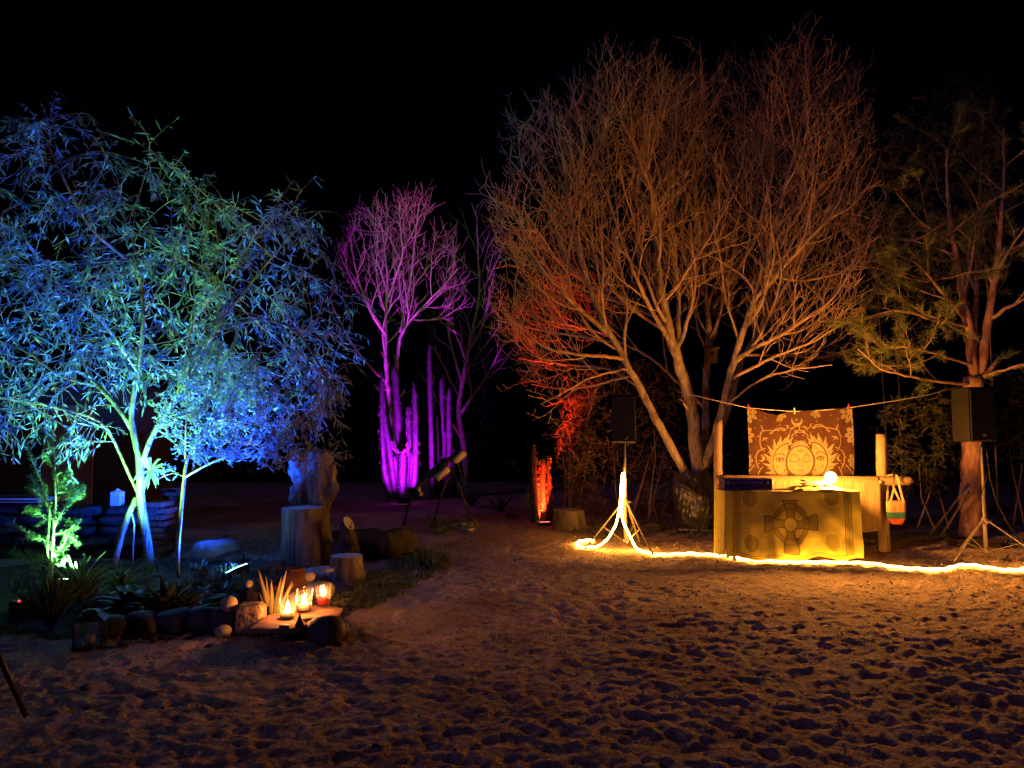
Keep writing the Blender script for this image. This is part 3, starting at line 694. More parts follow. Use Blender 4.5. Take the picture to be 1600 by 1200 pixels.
shrub('shrub', 'dark small leaved shrub behind the left speaker', 'shrub', [(880, 600), (960, 560), (1060, 580), (1070, 700), (1050, 800), (900, 815), (870, 700)], 12.9, .7, 900, (.03, .06), (.016, .03), 81)
shrub('shrub', 'dark reddish shrub left of the left speaker beside the red cactus', 'shrub', [(868, 660), (910, 600), (930, 700), (935, 800), (885, 800), (875, 700)], 13.4, .4, 320, (.03, .06), (.016, .03), 82)
shrub('broadleaf_shrub', 'dim broad leaved shrub behind the striped bag', 'shrub', [(1385, 640), (1480, 610), (1500, 680), (1470, 770), (1400, 760)], 11.5, .5, 150, (.09, .17), (.035, .06), 83, m='broad', stems=3)
shrub('broadleaf_shrub', 'dim broad leaved shrub right of the pine trunk', 'shrub', [(1570, 600), (1660, 580), (1660, 760), (1580, 720)], 11.8, .5, 110, (.09, .17), (.035, .06), 84, m='broad', stems=3)
shrub('background_tree', 'dim tall tree top behind the pine', 'tree', [(1330, 260), (1400, 180), (1500, 120), (1560, 200), (1560, 420), (1440, 520), (1350, 480)], 13.5, 1.2, 800, (.06, .12), (.02, .03), 85, m='broad', stems=4)
shrub('shrub', 'dim weedy shrub left of the tall stump', 'shrub', [(345, 840), (430, 835), (440, 890), (350, 885)], 9.3, .3, 130, (.03, .06), (.012, .02), 86, m='grass', stems=6)

rng = np.random.RandomState(99); n = 42000; bx = rng.uniform(-26, 26, n); top = 2.6 + 1.3 * wav(np.stack([bx * .25, 0 * bx, 0 * bx], 1), 3, 2.2) + .5 * wav(np.stack([bx, 0 * bx, 0 * bx], 1), 4, 2.2); bz = rng.rand(n) ** .8 * top.clip(1.2, 6)
B = np.stack([bx, 22.5 + rng.uniform(-.9, .9, n), bz], 1); o = MB().leaves(B, nrm(rng.normal(0, 1, (n, 3))), rng.normal(0, 1, (n, 3)), rng.uniform(.15, .4, n), rng.uniform(.08, .2, n), rng.rand(n)).build('far_wood', mat('far_foliage', (.004, .006, .003), (.012, .014, .008), .9, 2), None, (0, 22.5, 0), smooth=False); tag(o, 'dark far-off wood closing the back of the clearing', 'wood', None, 'stuff')
# ------------------------------------------------------------ cacti
def cactus_stem(parent, pts, rad, seed, spines=220, ribs=7):
    rng = np.random.RandomState(seed); pts = np.asarray(pts, float); n = 26
    s = np.linspace(0, len(pts) - 1, n); i = np.minimum(s.astype(int), len(pts) - 2); f = (s - i)[:, None]
    p = smooth(pts[i] * (1 - f) + pts[i + 1] * f, 3); u = np.linspace(0, 1, n)
    r = rad * (1 - .22 * u + .05 * np.sin(u * 15 + seed)); r[-4:] *= [.93, .8, .55, .18]; r[0] *= .9
    m = MB().tube(p, r, ribs * 2, rib=.26, tint=0)
    a = rng.randint(0, ribs, spines) * 2 * pi / ribs; k = rng.randint(0, n - 1, spines); f = rng.rand(spines)[:, None]
    b = p[k] * (1 - f) + p[np.minimum(k + 1, n - 1)] * f; out = np.stack([np.cos(a), np.sin(a), np.zeros(spines)], 1)
    m.leaves(b + out * r[k][:, None] * 1.1, nrm(out + rng.normal(0, .5, (spines, 3))), rng.normal(0, 1, (spines, 3)), rng.uniform(.02, .045, spines), .006, np.full(spines, 1.0)); return m.build('stem', M['cactus'], parent)
def cactus(label, Y, stems, seed, rs=1.0):
    bx = np.mean([s[0][0] for s in stems]); by = max(s[0][1] for s in stems)
    b = P(bx, by, Y); b[2] = 0; t = thing('columnar_cactus', label, 'cactus', tuple(b), 0, 'columnar cacti')
    for k, s in enumerate(stems):
        *pl, wd = s; dy = ((k * 37) % 11 - 5) * .05
        pts = [P(a, c, Y + dy) for a, c in pl]; pts[0][2] = max(0, min(pts[0][2], .05)) if pl[0][1] > by - 14 else pts[0][2]
        cactus_stem(t, pts, wd / F * Y * rs * .84, seed + k)
    return t
YQ = 16.3
cactus('tall columnar cactus cluster glowing purple at left', YQ, [
    [(612, 778), (600, 740), (597, 690), (596, 640), (596, 577), 4.5], [(618, 778), (612, 730), (606, 690), (598, 650), (597, 600), 5.2], [(622, 776), (624, 730), (624, 690), (621, 640), (617, 590), (616, 570), 6.5],
    [(628, 776), (629, 740), (630, 700), 6.0], [(622, 778), (618, 745), (617, 712), 5.5], [(636, 774), (640, 730), (639, 680), (639, 640), 4.5], [(645, 772), (650, 720), (650, 660), (647, 596), 5.6], [(640, 774), (643, 740), (643, 705), 4.5],
    [(650, 772), (655, 730), (654, 680), (652, 626), 4], [(608, 776), (601, 745), (599, 715), 4], [(615, 776), (609, 745), (607, 722), 4.2],
    [(627, 708), (634, 703), (638, 697), (639, 690), 3.2], [(624, 708), (616, 700), (613, 688), 3.2], [(629, 716), (636, 712), (639, 706), 2.6], [(640, 690), (638, 660), (638, 636), 3.8]], 300)
cactus('columnar cactus cluster of dim upright stems behind the inversion table', YQ + .7, [
    [(676, 775), (675, 700), (672, 610), (671, 535), 4.6], [(684, 775), (683, 720), (681, 645), 5], [(692, 775), (692, 700), (691, 630), (690, 590), 5], [(702, 775), (703, 720), (702, 650), (702, 604), 4.8], [(696, 775), (695, 720), (695, 672), 3.6], [(710, 775), (707, 735), (706, 700), 4]], 330)
cactus('short red lit columnar cactus beside the wide stump', 12.3, [
    [(838, 814), (836, 780), (833, 740), (833, 695), 4.6], [(848, 815), (849, 780), (848, 740), (848, 716), 4.4], [(857, 815), (858, 780), (856, 740), (856, 712), 3.6], [(832, 812), (827, 790), (825, 758), 3], [(843, 815), (842, 780), (843, 748), 3.2], [(860, 815), (862, 795), (862, 778), 2.8], [(836, 800), (829, 790), (828, 765), 2.6], [(852, 815), (853, 790), (852, 762), 3.0]], 350, 1.35)
rng = np.random.RandomState(91)
def rosette(name, label, cat, c, n, L, W, seed, m='strap', rise=(.4, 1.2), droop=.5, group=None, face=None):
    rng = np.random.RandomState(seed); t = thing(name, label, cat, tuple(c), 0, group); lv = MB()
    for k in range(n):
        a = k * 2.4 + rng.uniform(-.3, .3); e = rng.uniform(*rise); l = rng.uniform(.6, 1) * L; h = A(cos(a), sin(a), 0); pts = []; p = np.array(c, float) + A(0, 0, .02) + h * .01
        for j in range(7):
            pts.append(p); ang = e - droop * (j / 6) ** 1.5; p = p + (h * cos(ang) + A(0, 0, sin(ang))) * l / 6
        wv = W * A(.75, 1, .95, .8, .6, .35, .04); lv.blade(np.array(pts), wv, nv=A(0, 0, 1) if e < 1.1 else -h, fold=.22, tint=rng.rand())
    lv.build('leaves', M[m], t); co = MB(); co.ball(np.array(c) + A(0, 0, .01), .03 + W * .3, 1, 1, .8, 10, 7); co.build('core', M[m], t)
    return t
rosette('agave', 'spiky agave on the ground behind the inversion table', 'agave', G(738, 792), 30, .5, .04, 1, rise=(.2, 1.4), droop=.1, m='strap')
rosette('agave', 'dim spiky agave midway between inversion table and red cactus', 'agave', G(782, 800), 26, .5, .04, 2, rise=(.2, 1.4), droop=.1, m='strap')

# ------------------------------------------------------------ inversion table
YI = 12.0
Bp = lambda a, b, o=0: P(a, b, YI + o)
b0 = Bp(690, 820); b0[2] = 0
it = thing('inversion_table', 'dark inversion table tilted on its A frame before the cacti', 'inversion table', tuple(b0))
hi = Bp(716, 706); lo = Bp(652, 762); ax = nrm(hi - lo); sdv = A(0, 1, 0); upv = nrm(np.cross(sdv, ax)) * -1
if upv[2] < 0: upv = -upv
Rm = np.stack([ax, sdv, upv], 1); cbed = (hi + lo) / 2
MB().box(cbed + upv * .0, (np.linalg.norm(hi - lo) * 1.05, .52, .07), Rm, .03).build('backrest', M['vinyl'], it, angle=35)
MB().box(cbed + upv * .05 - ax * .02, (.5, .30, .05), Rm, .02).build('centre_pad', M['vinyl'], it, angle=35)
for q0, q1 in (((681, 748), (703, 731)), ((709, 722), (727, 706))):
    a, b = Bp(*q0, -.32), Bp(*q1, -.32); pd = MB(); pd.tube([a, a + (b - a) * .06, a + (b - a) * .5, a + (b - a) * .94, b], [.03, .058, .06, .058, .03], 12); pd.build('side_pad', M['pad'], it)
for o in (-.34, .34):
    l = MB(); l.tube([Bp(706, 730, o), Bp(690, 772, o), Bp(676, 822, o)], .018, 7); l.build('leg', M['dark'], it)
    l = MB(); l.tube([Bp(706, 730, o), Bp(722, 772, o), Bp(738, 815, o)], .018, 7); l.build('leg', M['dark'], it)
    h = MB(); hp = [Bp(a, b, o) for a, b in ((703, 738), (698, 725), (700, 715), (706, 711), (712, 715), (716, 726), (722, 741), (721, 752), (718, 758))]
    h.tube(smooth(np.array(hp), 1), .011, 6); h.build('handle', M['dark'], it)
cb = MB()
cb.tube([Bp(683, 800, -.34), Bp(683, 800, .34)], .014, 6); cb.build('crossbar', M['dark'], it); cb = MB(); cb.tube([Bp(731, 800, -.34), Bp(731, 800, .34)], .014, 6)
cb.build('crossbar', M['dark'], it)
MB().bar(lo + ax * .1, Bp(640, 770), .05, .04).build('height_bar', M['dark'], it)
fr = MB(); fr.tube([Bp(634, 768), Bp(655, 768), Bp(662, 774)], .028, 8); fr.box(Bp(650, 770), (.16, .3, .08), Rm, .02); fr.box(Bp(640, 764), (.1, .3, .04), None, .01); fr.build('foot_clamp', M['dark'], it)
for a, b in ((655, 765), (658, 772)):
    r_ = MB(); r_.tube([Bp(a, b, -.26), Bp(a, b, .26)], .033, 14); r_.build('ankle_roller', M['pad'], it)
l = MB(); l.tube([Bp(643, 775), Bp(636, 800), Bp(630, 822)], .022, 7); l.build('support_post', M['black'], it)
bw = thing('metal_bowl', 'small metal bowl on the ground below the inversion table', 'bowl', tuple(G(733, 833)))
c = G(733, 833); MB().lathe([(.03, 0), (.06, .005), (.085, .05), (.09, .075), (.084, .073), (.078, .048), (.055, .012), (.001, .01)], c, 20).build('basin', M['steel'], bw); MB().lathe([(.088, .071), (.096, .073), (.096, .078), (.088, .08)], c, 20).build('rim', M['steel'], bw)
rb = MB(); rb.tube(smooth(np.array([G(696, 826), G(703, 818, .05), G(716, 815, .12), G(727, 819, .07), G(735, 826)])), .03, 8); tag(rb.build('fallen_branch', M['stump'], None, G(715, 826)), 'dark curved branch lying on the ground under the inversion table', 'branch')
tag(MB().rock(G(667, 820) + A(0, 0, .01), (.26, .08, .02), 5, .1).build('flat_stone', M['stonep'], None, G(667, 820)), 'thin pale flat stone left of the inversion table feet', 'stone')

# ------------------------------------------------------------ stumps, driftwood
def remesh(o, vox, disp=0.0, dscale=.2):
    m = o.modifiers.new('remesh', 'REMESH'); m.mode = 'VOXEL'; m.voxel_size = vox; m.use_smooth_shade = True
    s = o.modifiers.new('smooth', 'SMOOTH'); s.iterations = 2
    if disp:
        tx = bpy.data.textures.new('lumps', 'CLOUDS'); tx.noise_scale = dscale; tx.noise_depth = 4
        d = o.modifiers.new('displace', 'DISPLACE'); d.texture = tx; d.strength = disp; d.mid_level = .5; d.texture_coords = 'LOCAL'
def stump(label, x, y, top, w_top, w_bot, seed, flare=0.12, tilt=0.0):
    """upright cut log: x, y = photo pixel of its foot, top = pixel row of the cut, widths in pixels"""
    b = G(x, y); Y = b[1] + w_bot / F * b[1] / 2; hgt = (y - top) / F * b[1]; rt, rb_ = w_top / F * Y / 2, w_bot / F * Y / 2
    c = A(b[0], Y, 0); t = thing('tree_stump', label, 'stump', tuple(c), 0, 'cut tree stumps')
    n, sg = 22, 48; u = np.linspace(0, 1, n); a = np.arange(sg) * 2 * pi / sg; uu, aa = np.meshgrid(u, a, indexing='ij')
    prof = rt + (rb_ - rt) * (1 - uu) ** 2.5; q = np.stack([np.cos(aa), np.sin(aa), uu * 1.5], -1)
    rad = prof * (1 + .06 * wav(q, seed, 2.5) + .025 * wav(q * A(1, 1, .12), seed + 1, 16) + flare * (1 - uu) ** 3 * np.cos(aa * 5 + seed))
    v = np.stack([np.cos(aa) * rad + tilt * uu * hgt, np.sin(aa) * rad, uu * hgt - .03 + 0 * aa], -1) + c; m = MB()
    v = np.concatenate([v, v[:, :1]], 1); m.grid(v); m.build('bark', M['stump'], t)
    e = v[-1]; cc = e.mean(0); rings = np.stack([cc + (e - cc) * k + A(0, 0, .012 * sin(k * 9) + .012) * (1 - k) for k in np.linspace(1, 0.02, 7)]); MB().grid(rings).build('cut_face', M['cut'], t)
    return t, c, hgt
stump('tall thick tree stump lit blue on its left side', 462, 893, 794, 61, 66, 3, .1)
stump('low tree stump right of the tall stump', 535, 915, 870, 46, 66, 8, .06, -.04)
stump('wide low stump lit amber beside the red cactus', 893, 830, 797, 46, 56, 14, .1, -.05)
YW = 8.55; W_ = lambda a, b, o=0: P(a, b, YW + o)
d = MB()
for pts, rr_ in (([(467, 790), (463, 781), (464, 768), (471, 754), (478, 742), (484, 730)], [.03, .09, .085, .07, .06, .07]), ([(459, 752), (457, 738), (461, 724), (473, 716)], [.03, .06, .07, .08]), ([(466, 736), (480, 724), (494, 715), (504, 720)], [.09, .11, .12, .12]),
                 ([(501, 716), (499, 740), (497, 770), (497, 800), (500, 845), (503, 885)], [.14, .13, .115, .12, .15, .24]), ([(508, 722), (514, 742), (520, 760), (513, 774), (507, 790), (503, 805)], [.09, .085, .05, .06, .07, .08]), ([(518, 745), (527, 766), (518, 778)], [.05, .02, .03]), ([(497, 712), (510, 716), (520, 730), (524, 745)], [.07, .05, .04, .02])):
    d.tube(np.array([W_(*p) for p in pts]), rr_, 14)
bb = W_(502, 880); bb[2] = 0
o = d.build('driftwood_arch', M['stump'], None, bb); remesh(o, .016, .08, .10); tag(o, 'gnarled arched driftwood trunk standing behind the tall stump', 'driftwood')
d = MB(); pl = [G(506, 880), G(545, 880), G(590, 878), G(632, 868), G(648, 862)]
pl = [p + A(0, .25, z) for p, z in zip(pl, (.16, .18, .16, .14, .05))]; d.tube(np.array(pl), [.16, .19, .18, .15, .06], 16)
pl = [P(538, 862, 8.4), P(543, 845, 8.35), P(543, 832, 8.3), P(541, 818, 8.25)]; d.tube(np.array(pl), [.17, .11, .085, .085], 14)
o = d.build('fallen_log', M['stumpd'], None, G(560, 880)); remesh(o, .02, .13, .25); tag(o, 'dark fallen log with an upright branch stub behind the low stump', 'log')
e0, e1 = P(541, 818, 8.25), P(538, 862, 8.4); dd = nrm(A(.75, -.3, .5)); x_ = nrm(np.cross(dd, A(0, 1, 0))); y_ = np.cross(dd, x_)
m = MB(); v = np.array([[e0 + dd * .012 + A(.02, 0, .0) + (x_ * cos(a) * .082 + y_ * sin(a) * .082) * k for a in np.linspace(0, 2 * pi, 25)] for k in (1.0, .5, .02)]); m.grid(v); m.build('cut_face', M['cut'], o)

# ------------------------------------------------------------ table, cloth and what stands on it
TY0, TY1 = 8.66, 9.06; xl, xr = P(1133, 768, TY0)[0], P(1341, 768, TY0)[0]; TZ = P(1200, 768, TY0)[2]
tb = thing('trestle_table', 'folding table hidden under the yellow printed cloth', 'table', ((xl + xr) / 2, TY1, 0))
MB().box(((xl + xr) / 2, (TY0 + TY1) / 2 + .01, TZ - .03), (xr - xl - .05, TY1 - TY0 - .0, .035), None, .006).build('tabletop', M['wood'], tb, angle=30)
for x in (xl + .12, xr - .12):
    for y in (TY0 + .1, TY1 - .05): l = MB(); l.bar((x, y, .0), (x, y, TZ - .047), .04); l.build('leg', M['steel'], tb, angle=30)
# cloth drawing in its own units: 1450 x 725 canvas
def canvas(w_, h_, st): x = np.arange(0, w_ + 1, st, float); y = np.arange(0, h_ + 1, st, float); return np.meshgrid(x, y)
def sm(d, w_): return np.clip(.5 - d / w_, 0, 1)          # soft inside test
def ell(X, Y, cx, cy, rx, ry): return (np.sqrt(((X - cx) / rx) ** 2 + ((Y - cy) / ry) ** 2) - 1) * min(rx, ry)
def seg(X, Y, pts):
    d = np.full(X.shape, 1e9)
    for (a, b), (c, e) in zip(pts[:-1], pts[1:]):
        t = (((X - a) * (c - a) + (Y - b) * (e - b)) / max(1e-6, (c - a) ** 2 + (e - b) ** 2)).clip(0, 1); d = np.minimum(d, np.hypot(X - a - t * (c - a), Y - b - t * (e - b)))
    return d
def rect(X, Y, x0, y0, x1, y1): return np.maximum(np.maximum(x0 - X, X - x1), np.maximum(y0 - Y, Y - y1))
X, Yc = canvas(1450, 725, 4.5)
kn = np.sin(X * .15 + 2.2 * np.sin(Yc * .09)) * np.sin(Yc * .15 + 2.2 * np.sin(X * .09 + 1)); knot = sm(np.abs(kn) - .25, .3)
ink = np.zeros_like(X); cx, cy = 695, 345
dx_, dy_ = np.abs(X - cx), np.abs(Yc - cy); hw_ = 40 + 46 * ((dx_ - 90) / 150).clip(0, 1) ** 1.5; vw_ = 40 + 36 * ((dy_ - 90) / 150).clip(0, 1) ** 1.5
arms = np.minimum(np.maximum(dx_ - 280, dy_ - hw_), np.maximum(np.maximum(dx_ - vw_, Yc - 652), 95 - Yc)); ring = np.maximum(ell(X, Yc, cx, cy, 190, 218), -ell(X, Yc, cx, cy, 142, 162))
body = np.minimum(arms, ring); ink = np.maximum(ink, sm(body, 9) * (.28 + .72 * knot)); ink = np.maximum(ink, sm(np.abs(arms) - 5, 6)); ink = np.maximum(ink, sm(np.abs(ring) - 4, 6) * .9)
c1 = ell(X, Yc, cx, cy, 78, 88); ink = ink * (1 - sm(c1, 6)); ink = np.maximum(ink, sm(np.abs(ell(X, Yc, cx, cy, 70, 78)) - 5, 6))
for qx, qy in ((270, 70), (280, 550), (1130, 550), (1145, 60)):
    e = ell(X, Yc, qx, qy, 74, 84); e2 = ell(X, Yc, qx, qy, 56, 66); ink = np.maximum(ink, sm(np.abs(e) - 4, 6)); ink = np.maximum(ink, sm(e2, 6) * (.25 + .65 * knot)); ink = np.maximum(ink, sm(np.abs(e2) - 4, 6))
for a, b in ((88, 160), (1272, 1342)):
    band = rect(X, Yc, a + 12, -20, b - 12, 668); ink = np.maximum(ink, sm(band, 6) * (.3 + .55 * knot)); ed = rect(X, Yc, a, -20, b, 680); ink = np.maximum(ink, sm(np.abs(ed) - 4, 6))
band = rect(X, Yc, 160, 692, 1272, 712); ink = np.maximum(ink, sm(band, 5) * (.25 + .4 * knot)); ink = np.maximum(ink, sm(np.abs(Yc - 683) - 3, 5) * (X > 160) * (X < 1272))
base = A(.44, .40, .07); inkc = A(.055, .025, .012)
fade = (1 + .10 * np.sin(X * .018 + np.sin(Yc * .01) * 2))[..., None]; colF = base * fade * (1 - ink[..., None]) + inkc * ink[..., None]
u = X / 1450; v = Yc / 725; rg = np.random.RandomState(7)
fold = .010 * np.sin(u * 34 + 2 * np.sin(v * 2)) * v + .006 * np.sin(u * 71 + 1) * v ** 1.5 + .006 * np.sin(u * 13 + v * 9) + .005 * np.sin(u * 25 - v * 14) * (1 - v)
fold = fold + (.014 * wav(np.stack([u * 2, v, 0 * u], -1), 21, 5) + .006 * wav(np.stack([u * 2, v, 0 * u], -1), 22, 15)) * (.3 + v).clip(0, 1)
zb = .035 + .02 * np.sin(u * 21) + .015 * np.sin(u * 9 + 1); xx = xl - .01 + (xr - xl + .02) * u + (u - .5) * .03 * v; zz = TZ + .004 - (TZ - zb) * v
yy = TY0 - .02 - fold - .02 * v
e_ = ((v) / .02).clip(0, 1); yy = yy + (1 - e_) * .01
V1 = np.stack([xx, yy, zz], -1)
nt_ = 14; tt = np.linspace(0, 1, nt_)[:, None]; ub = u[0][None]
topx = np.repeat(xx[0][None], nt_, 0); topy = (TY0 - .02) + (TY1 + .03 - TY0) * tt + 0 * ub; topz = TZ + .006 + .004 * np.sin(ub * 30 + tt * 9) * (tt > .01)
V0 = np.stack([topx, topy, topz], -1)[::-1]; colT = np.ones(V0.shape) * base
m = MB(); m.grid(V0); m.grid(V1); cols = [colT.reshape(-1, 3), colF.reshape(-1, 3)]
for sgn, x_ in ((-1, xl - .01), (1, xr + .01)):
    a, b = np.meshgrid(np.linspace(0, 1, 40), np.linspace(0, 1, 40)); y_ = TY0 - .02 + a * (TY1 - TY0 + .05); x2 = x_ + sgn * (.02 * b + .015 * np.sin(a * 25) * b); z_ = TZ + .006 - b * (TZ - .05 - .02 * np.sin(a * 11))
    m.grid(np.stack([x2, y_, z_], -1)); cols.append(np.ones((1600, 3)) * base)
o = m.build('tablecloth', cloth_mat, None, ((xl + xr) / 2, TY0, 0), col=np.concatenate(cols)); tag(o, 'yellow cloth printed with a ringed knotwork cross, draped to the ground', 'tablecloth')
# case
TT = TZ + .012
ca = thing('equipment_case', 'long blue and black equipment case on the left end of the table', 'case', tuple(P(1165, 767, 8.8)))
cl, cr_ = P(1129, 760, 8.78)[0], P(1203, 760, 8.78)[0]; cz0 = TT; cz1 = P(1165, 747.5, 8.78)[2]; cw = cr_ - cl; ch_ = cz1 - cz0
MB().box(((cl + cr_) / 2, 8.82, (cz0 + cz1) / 2), (cw, .24, ch_), None, .006).build('shell', M['blued'], ca, angle=30)
e = MB()
for z in (cz0 + .008, cz1 - .006): e.box(((cl + cr_) / 2, 8.697, z), (cw, .012, .014), None, .003)
for x in (cl + .007, cr_ - .007): e.box((x, 8.6965, (cz0 + cz1) / 2), (.014, .013, ch_ - .03), None, .003)
e.build('edging', M['blue'], ca, angle=30)
MB().box(((cl + cr_) / 2, 8.694, cz1 - .04), (cw * .62, .012, .022), None, .003).build('handle_bar', M['blue'], ca, angle=30)
for x in (cl + .04, cr_ - .05): MB().box((x, 8.693, cz1 - .045), (.025, .01, .03), None, .003).build('latch', M['steel'], ca, angle=30)
MB().box((cr_ + .018, 8.80, (cz0 + cz1) / 2), (.03, .12, ch_ * .9), None, .008).build('corner_guard', M['paint'], ca, angle=30)
# lamp
BULB = P(1298, 746, 8.76)
lp = thing('bulb_lamp', 'glowing bare bulb lamp on the right side of the table', 'lamp', (BULB[0], BULB[1], TT))
MB().lathe([(.05, 0), (.05, .012), (.02, .02), (.018, .06)], (BULB[0], BULB[1], TT), 20).build('socket_base', M['dark'], lp)
MB().ball(BULB, .062, 1, 1, 1, 14, 9).build('bulb', emit('bulb_glow', (1, .365, .048), 1650), lp)
# crumpled yellow cloth and books
def crumple(name, label, cat, cx, cy, sx, sy, z, hgt, seed, m, res=60, slope=0):
    a, b = np.meshgrid(np.linspace(-1, 1, res), np.linspace(-1, 1, res)); p = np.stack([a * 2, b * 2, 0 * a], -1); e = (1 - np.maximum(abs(a), abs(b)) ** 3).clip(0, 1)
    zz = z + .004 + hgt * (.5 + .7 * wav(p, seed, 2.2)).clip(0.02, 2) * e ** .5 + hgt * .15 * wav(p, seed + 1, 7); xx = cx + a * sx / 2 * (1 + .08 * wav(p, seed + 2, 2)); yy = cy + b * sy / 2 * (1 + .1 * wav(p, seed + 3, 2))
    o = MB().grid(np.stack([xx, yy, np.maximum(zz, z + .003)], -1)).build(name, M[m], None, (cx, cy, z)); return tag(o, label, cat)
q = P(1272, 762, 8.85); crumple('folded_cloth', 'crumpled bright yellow cloth on the table beside the bulb lamp', 'cloth', q[0], 8.76, .56, .30, TT + .002, .05, 4, 'yel')
q = P(1268, 756, 8.95); bk = thing('open_book', 'small open book resting on the yellow cloth', 'book', (q[0], 8.84, TT + .055))
for sg, rz in ((-1, .25), (1, -.25)):
    Rr = np.array(Matrix.Rotation(rz, 3, 'Y')); MB().box((q[0] + sg * .075, 8.84, TT + .085), (.15, .16, .018), Rr, .004).build('page_block', M['book'], bk, angle=30)
MB().box((q[0], 8.84, TT + .062), (.31, .17, .012), None, .004).build('cover', M['pad'], bk, angle=30)
# ------------------------------------------------------------ post and rail fence with mat
fe = thing('rail_fence', 'wooden fence of round posts and one log rail behind the table', 'fence', tuple(A(*G(1250, 850)) * A(1, 0, 0) + A(0, 9.75, 0)))
def log(pts, r_, seed, sides=22, n=26, cap=True, am=.05):
    pts = np.asarray(pts, float); s = np.linspace(0, len(pts) - 1, n); i = np.minimum(s.astype(int), len(pts) - 2); f = (s - i)[:, None]; p = pts[i] * (1 - f) + pts[i + 1] * f
    rng = np.random.RandomState(seed); p = p + np.cumsum(rng.normal(0, .0015, (n, 3)), 0); m = MB(); m.tube(p, np.asarray(r_) * (1 + am * np.sin(np.linspace(0, 9, n) + seed)) if np.ndim(r_) == 0 else np.interp(s, range(len(r_)), r_), sides, rib=.025); return m
pa, pb = P(1123, 838, 9.75), P(1122, 657, 9.75); pa[2] = -.05
log([pa, pb], .053, 3).build('post', M['wood'], fe)
pa, pb = P(1382, 856, 9.5), P(1376, 678, 9.5); pa[2] = -.05
log([pa, pb], [.068, .060], 4).build('post', M['wood'], fe)
ra, rb2, rc = P(1118, 750, 9.68), P(1370, 752, 9.40), P(1421, 752, 9.36)
log([ra, (ra + rb2) / 2, rb2, (rb2 + rc) / 2, rc, rc + A(.02, 0, 0)], [.05, .055, .056, .06, .055, .03], 5).build('rail', M['wood'], fe)
bp = P(1375.5, 753, 9.325); m = MB(); m.tube([bp, bp + A(0, -.02, 0)], [.022, .018], 10); m.build('bolt', M['steel'], fe)
# woven mat over the rail
a, b = np.meshgrid(np.linspace(0, 1, 130), np.linspace(-.35, 1, 60)); mxl, mxr = P(1132, 745, 9.6)[0], P(1372, 745, 9.36)[0]; 
yr = 9.66 - .28 * a; zr = P(1250, 745, 9.5)[2] + .0 * a; drop = zr - .36; zl = P(1250, 830, 9.4)[2]
mz = np.where(b > 0, zr - (zr - zl) * b * (1 + .02 * np.sin(a * 30)), zr + (zr - zl) * b); my = yr - .064 * np.sin(np.clip(b * 8, -1, 1) * pi / 2) - .012 * np.sin(a * 60) * abs(b)
mz = mz + .008 - .0 * a; v = np.stack([mxl + (mxr - mxl) * a + 0 * b, my, mz], -1); o = MB().grid(v).build('woven_mat', M['matw'], None, (mxl, 9.5, zr[0, 0]))
so_ = o.modifiers.new('thick', 'SOLIDIFY'); so_.thickness = .012; tag(o, 'tan woven mat hung over the log rail behind the table', 'mat')
# tote bag
bc = P(1400, 790, 9.28); tg = thing('tote_bag', 'small tote bag in orange, cream and teal bands hanging from the rail end', 'bag', tuple(P(1400, 818, 9.28)))
zt, zb_ = P(1400, 785, 9.28)[2], P(1400, 819, 9.28)[2]; hw = 15 / F * 9.28
def bagslice(z0, z1, w0, w1):
    a, b = np.meshgrid(np.linspace(0, 2 * pi, 41), np.linspace(0, 1, 8)); wd = w0 + (w1 - w0) * b; sx_ = np.sign(np.cos(a)) * abs(np.cos(a)) ** .5; sy_ = np.sin(a)
    return np.stack([bc[0] + sx_ * wd * (1 + .02 * np.sin(a * 5)), bc[1] + sy_ * .035, z0 + (z1 - z0) * b], -1)
zs = [zt, zt - (zt - zb_) * .44, zt - (zt - zb_) * .74, zb_ - 0]; ws = [hw, hw * 1.0, hw * .95, hw * .55]
for k, (nm, cc) in enumerate((('upper_panel', (.34, .2, .10)), ('middle_panel', (.02, .09, .08)), ('lower_panel', (.36, .06, .02)))):
    mm = mat('bag_' + nm, cc, tuple(c * 1.3 for c in cc), .9, 12, .002, 90); g_ = MB().grid(bagslice(zs[k], zs[k + 1], ws[k], ws[k + 1]))
    if k == 2: g_.grid(np.stack([bagslice(zs[3], zs[3], ws[3], ws[3])[0], bagslice(zs[3], zs[3], .002, .002)[0] * A(1, 0, 1) + A(0, bc[1], 0)]))
    ob = g_.build(nm, mm, tg)
MB().grid(bagslice(zt + .018, zt, hw * 1.01, hw * 1.01)).build('top_band', mat('bag_band', (.62, .12, .04), (.7, .2, .06), .9), tg)
pq = MB(); 
for k, (x, cc) in enumerate(((-.6, 0), (.45, 0))): pq.box((bc[0] + x * hw * .8, bc[1] - .037, (zs[0] + zs[1]) / 2), (hw * .55, .004, (zs[0] - zs[1]) * .8))
pq.build('patch', mat('bag_patch', (.40, .10, .03), (.45, .26, .14), .9, 8), tg, smooth=False)
zh = P(1395, 748, 9.3)[2] + .035
for yo in (-.037, .037):
    st_ = MB(); top = A(P(1399, 748, 9.3)[0], 9.37 + yo * 2.0, zh); l_, r__ = A(bc[0] - hw * .75, bc[1] + yo, zt), A(bc[0] + hw * .62, bc[1] + yo, zt)
    for q_ in (l_, r__): st_.blade(np.array([q_, (q_ + top) / 2 + A(0, yo * .5, 0), top + A((q_[0] - bc[0]) * .25, 0, 0), top + A(0, -yo * 2.0, .012)]), .028, nv=A(0, 1, .2), fold=0)
    ob = st_.build('strap', M['cream'], tg)
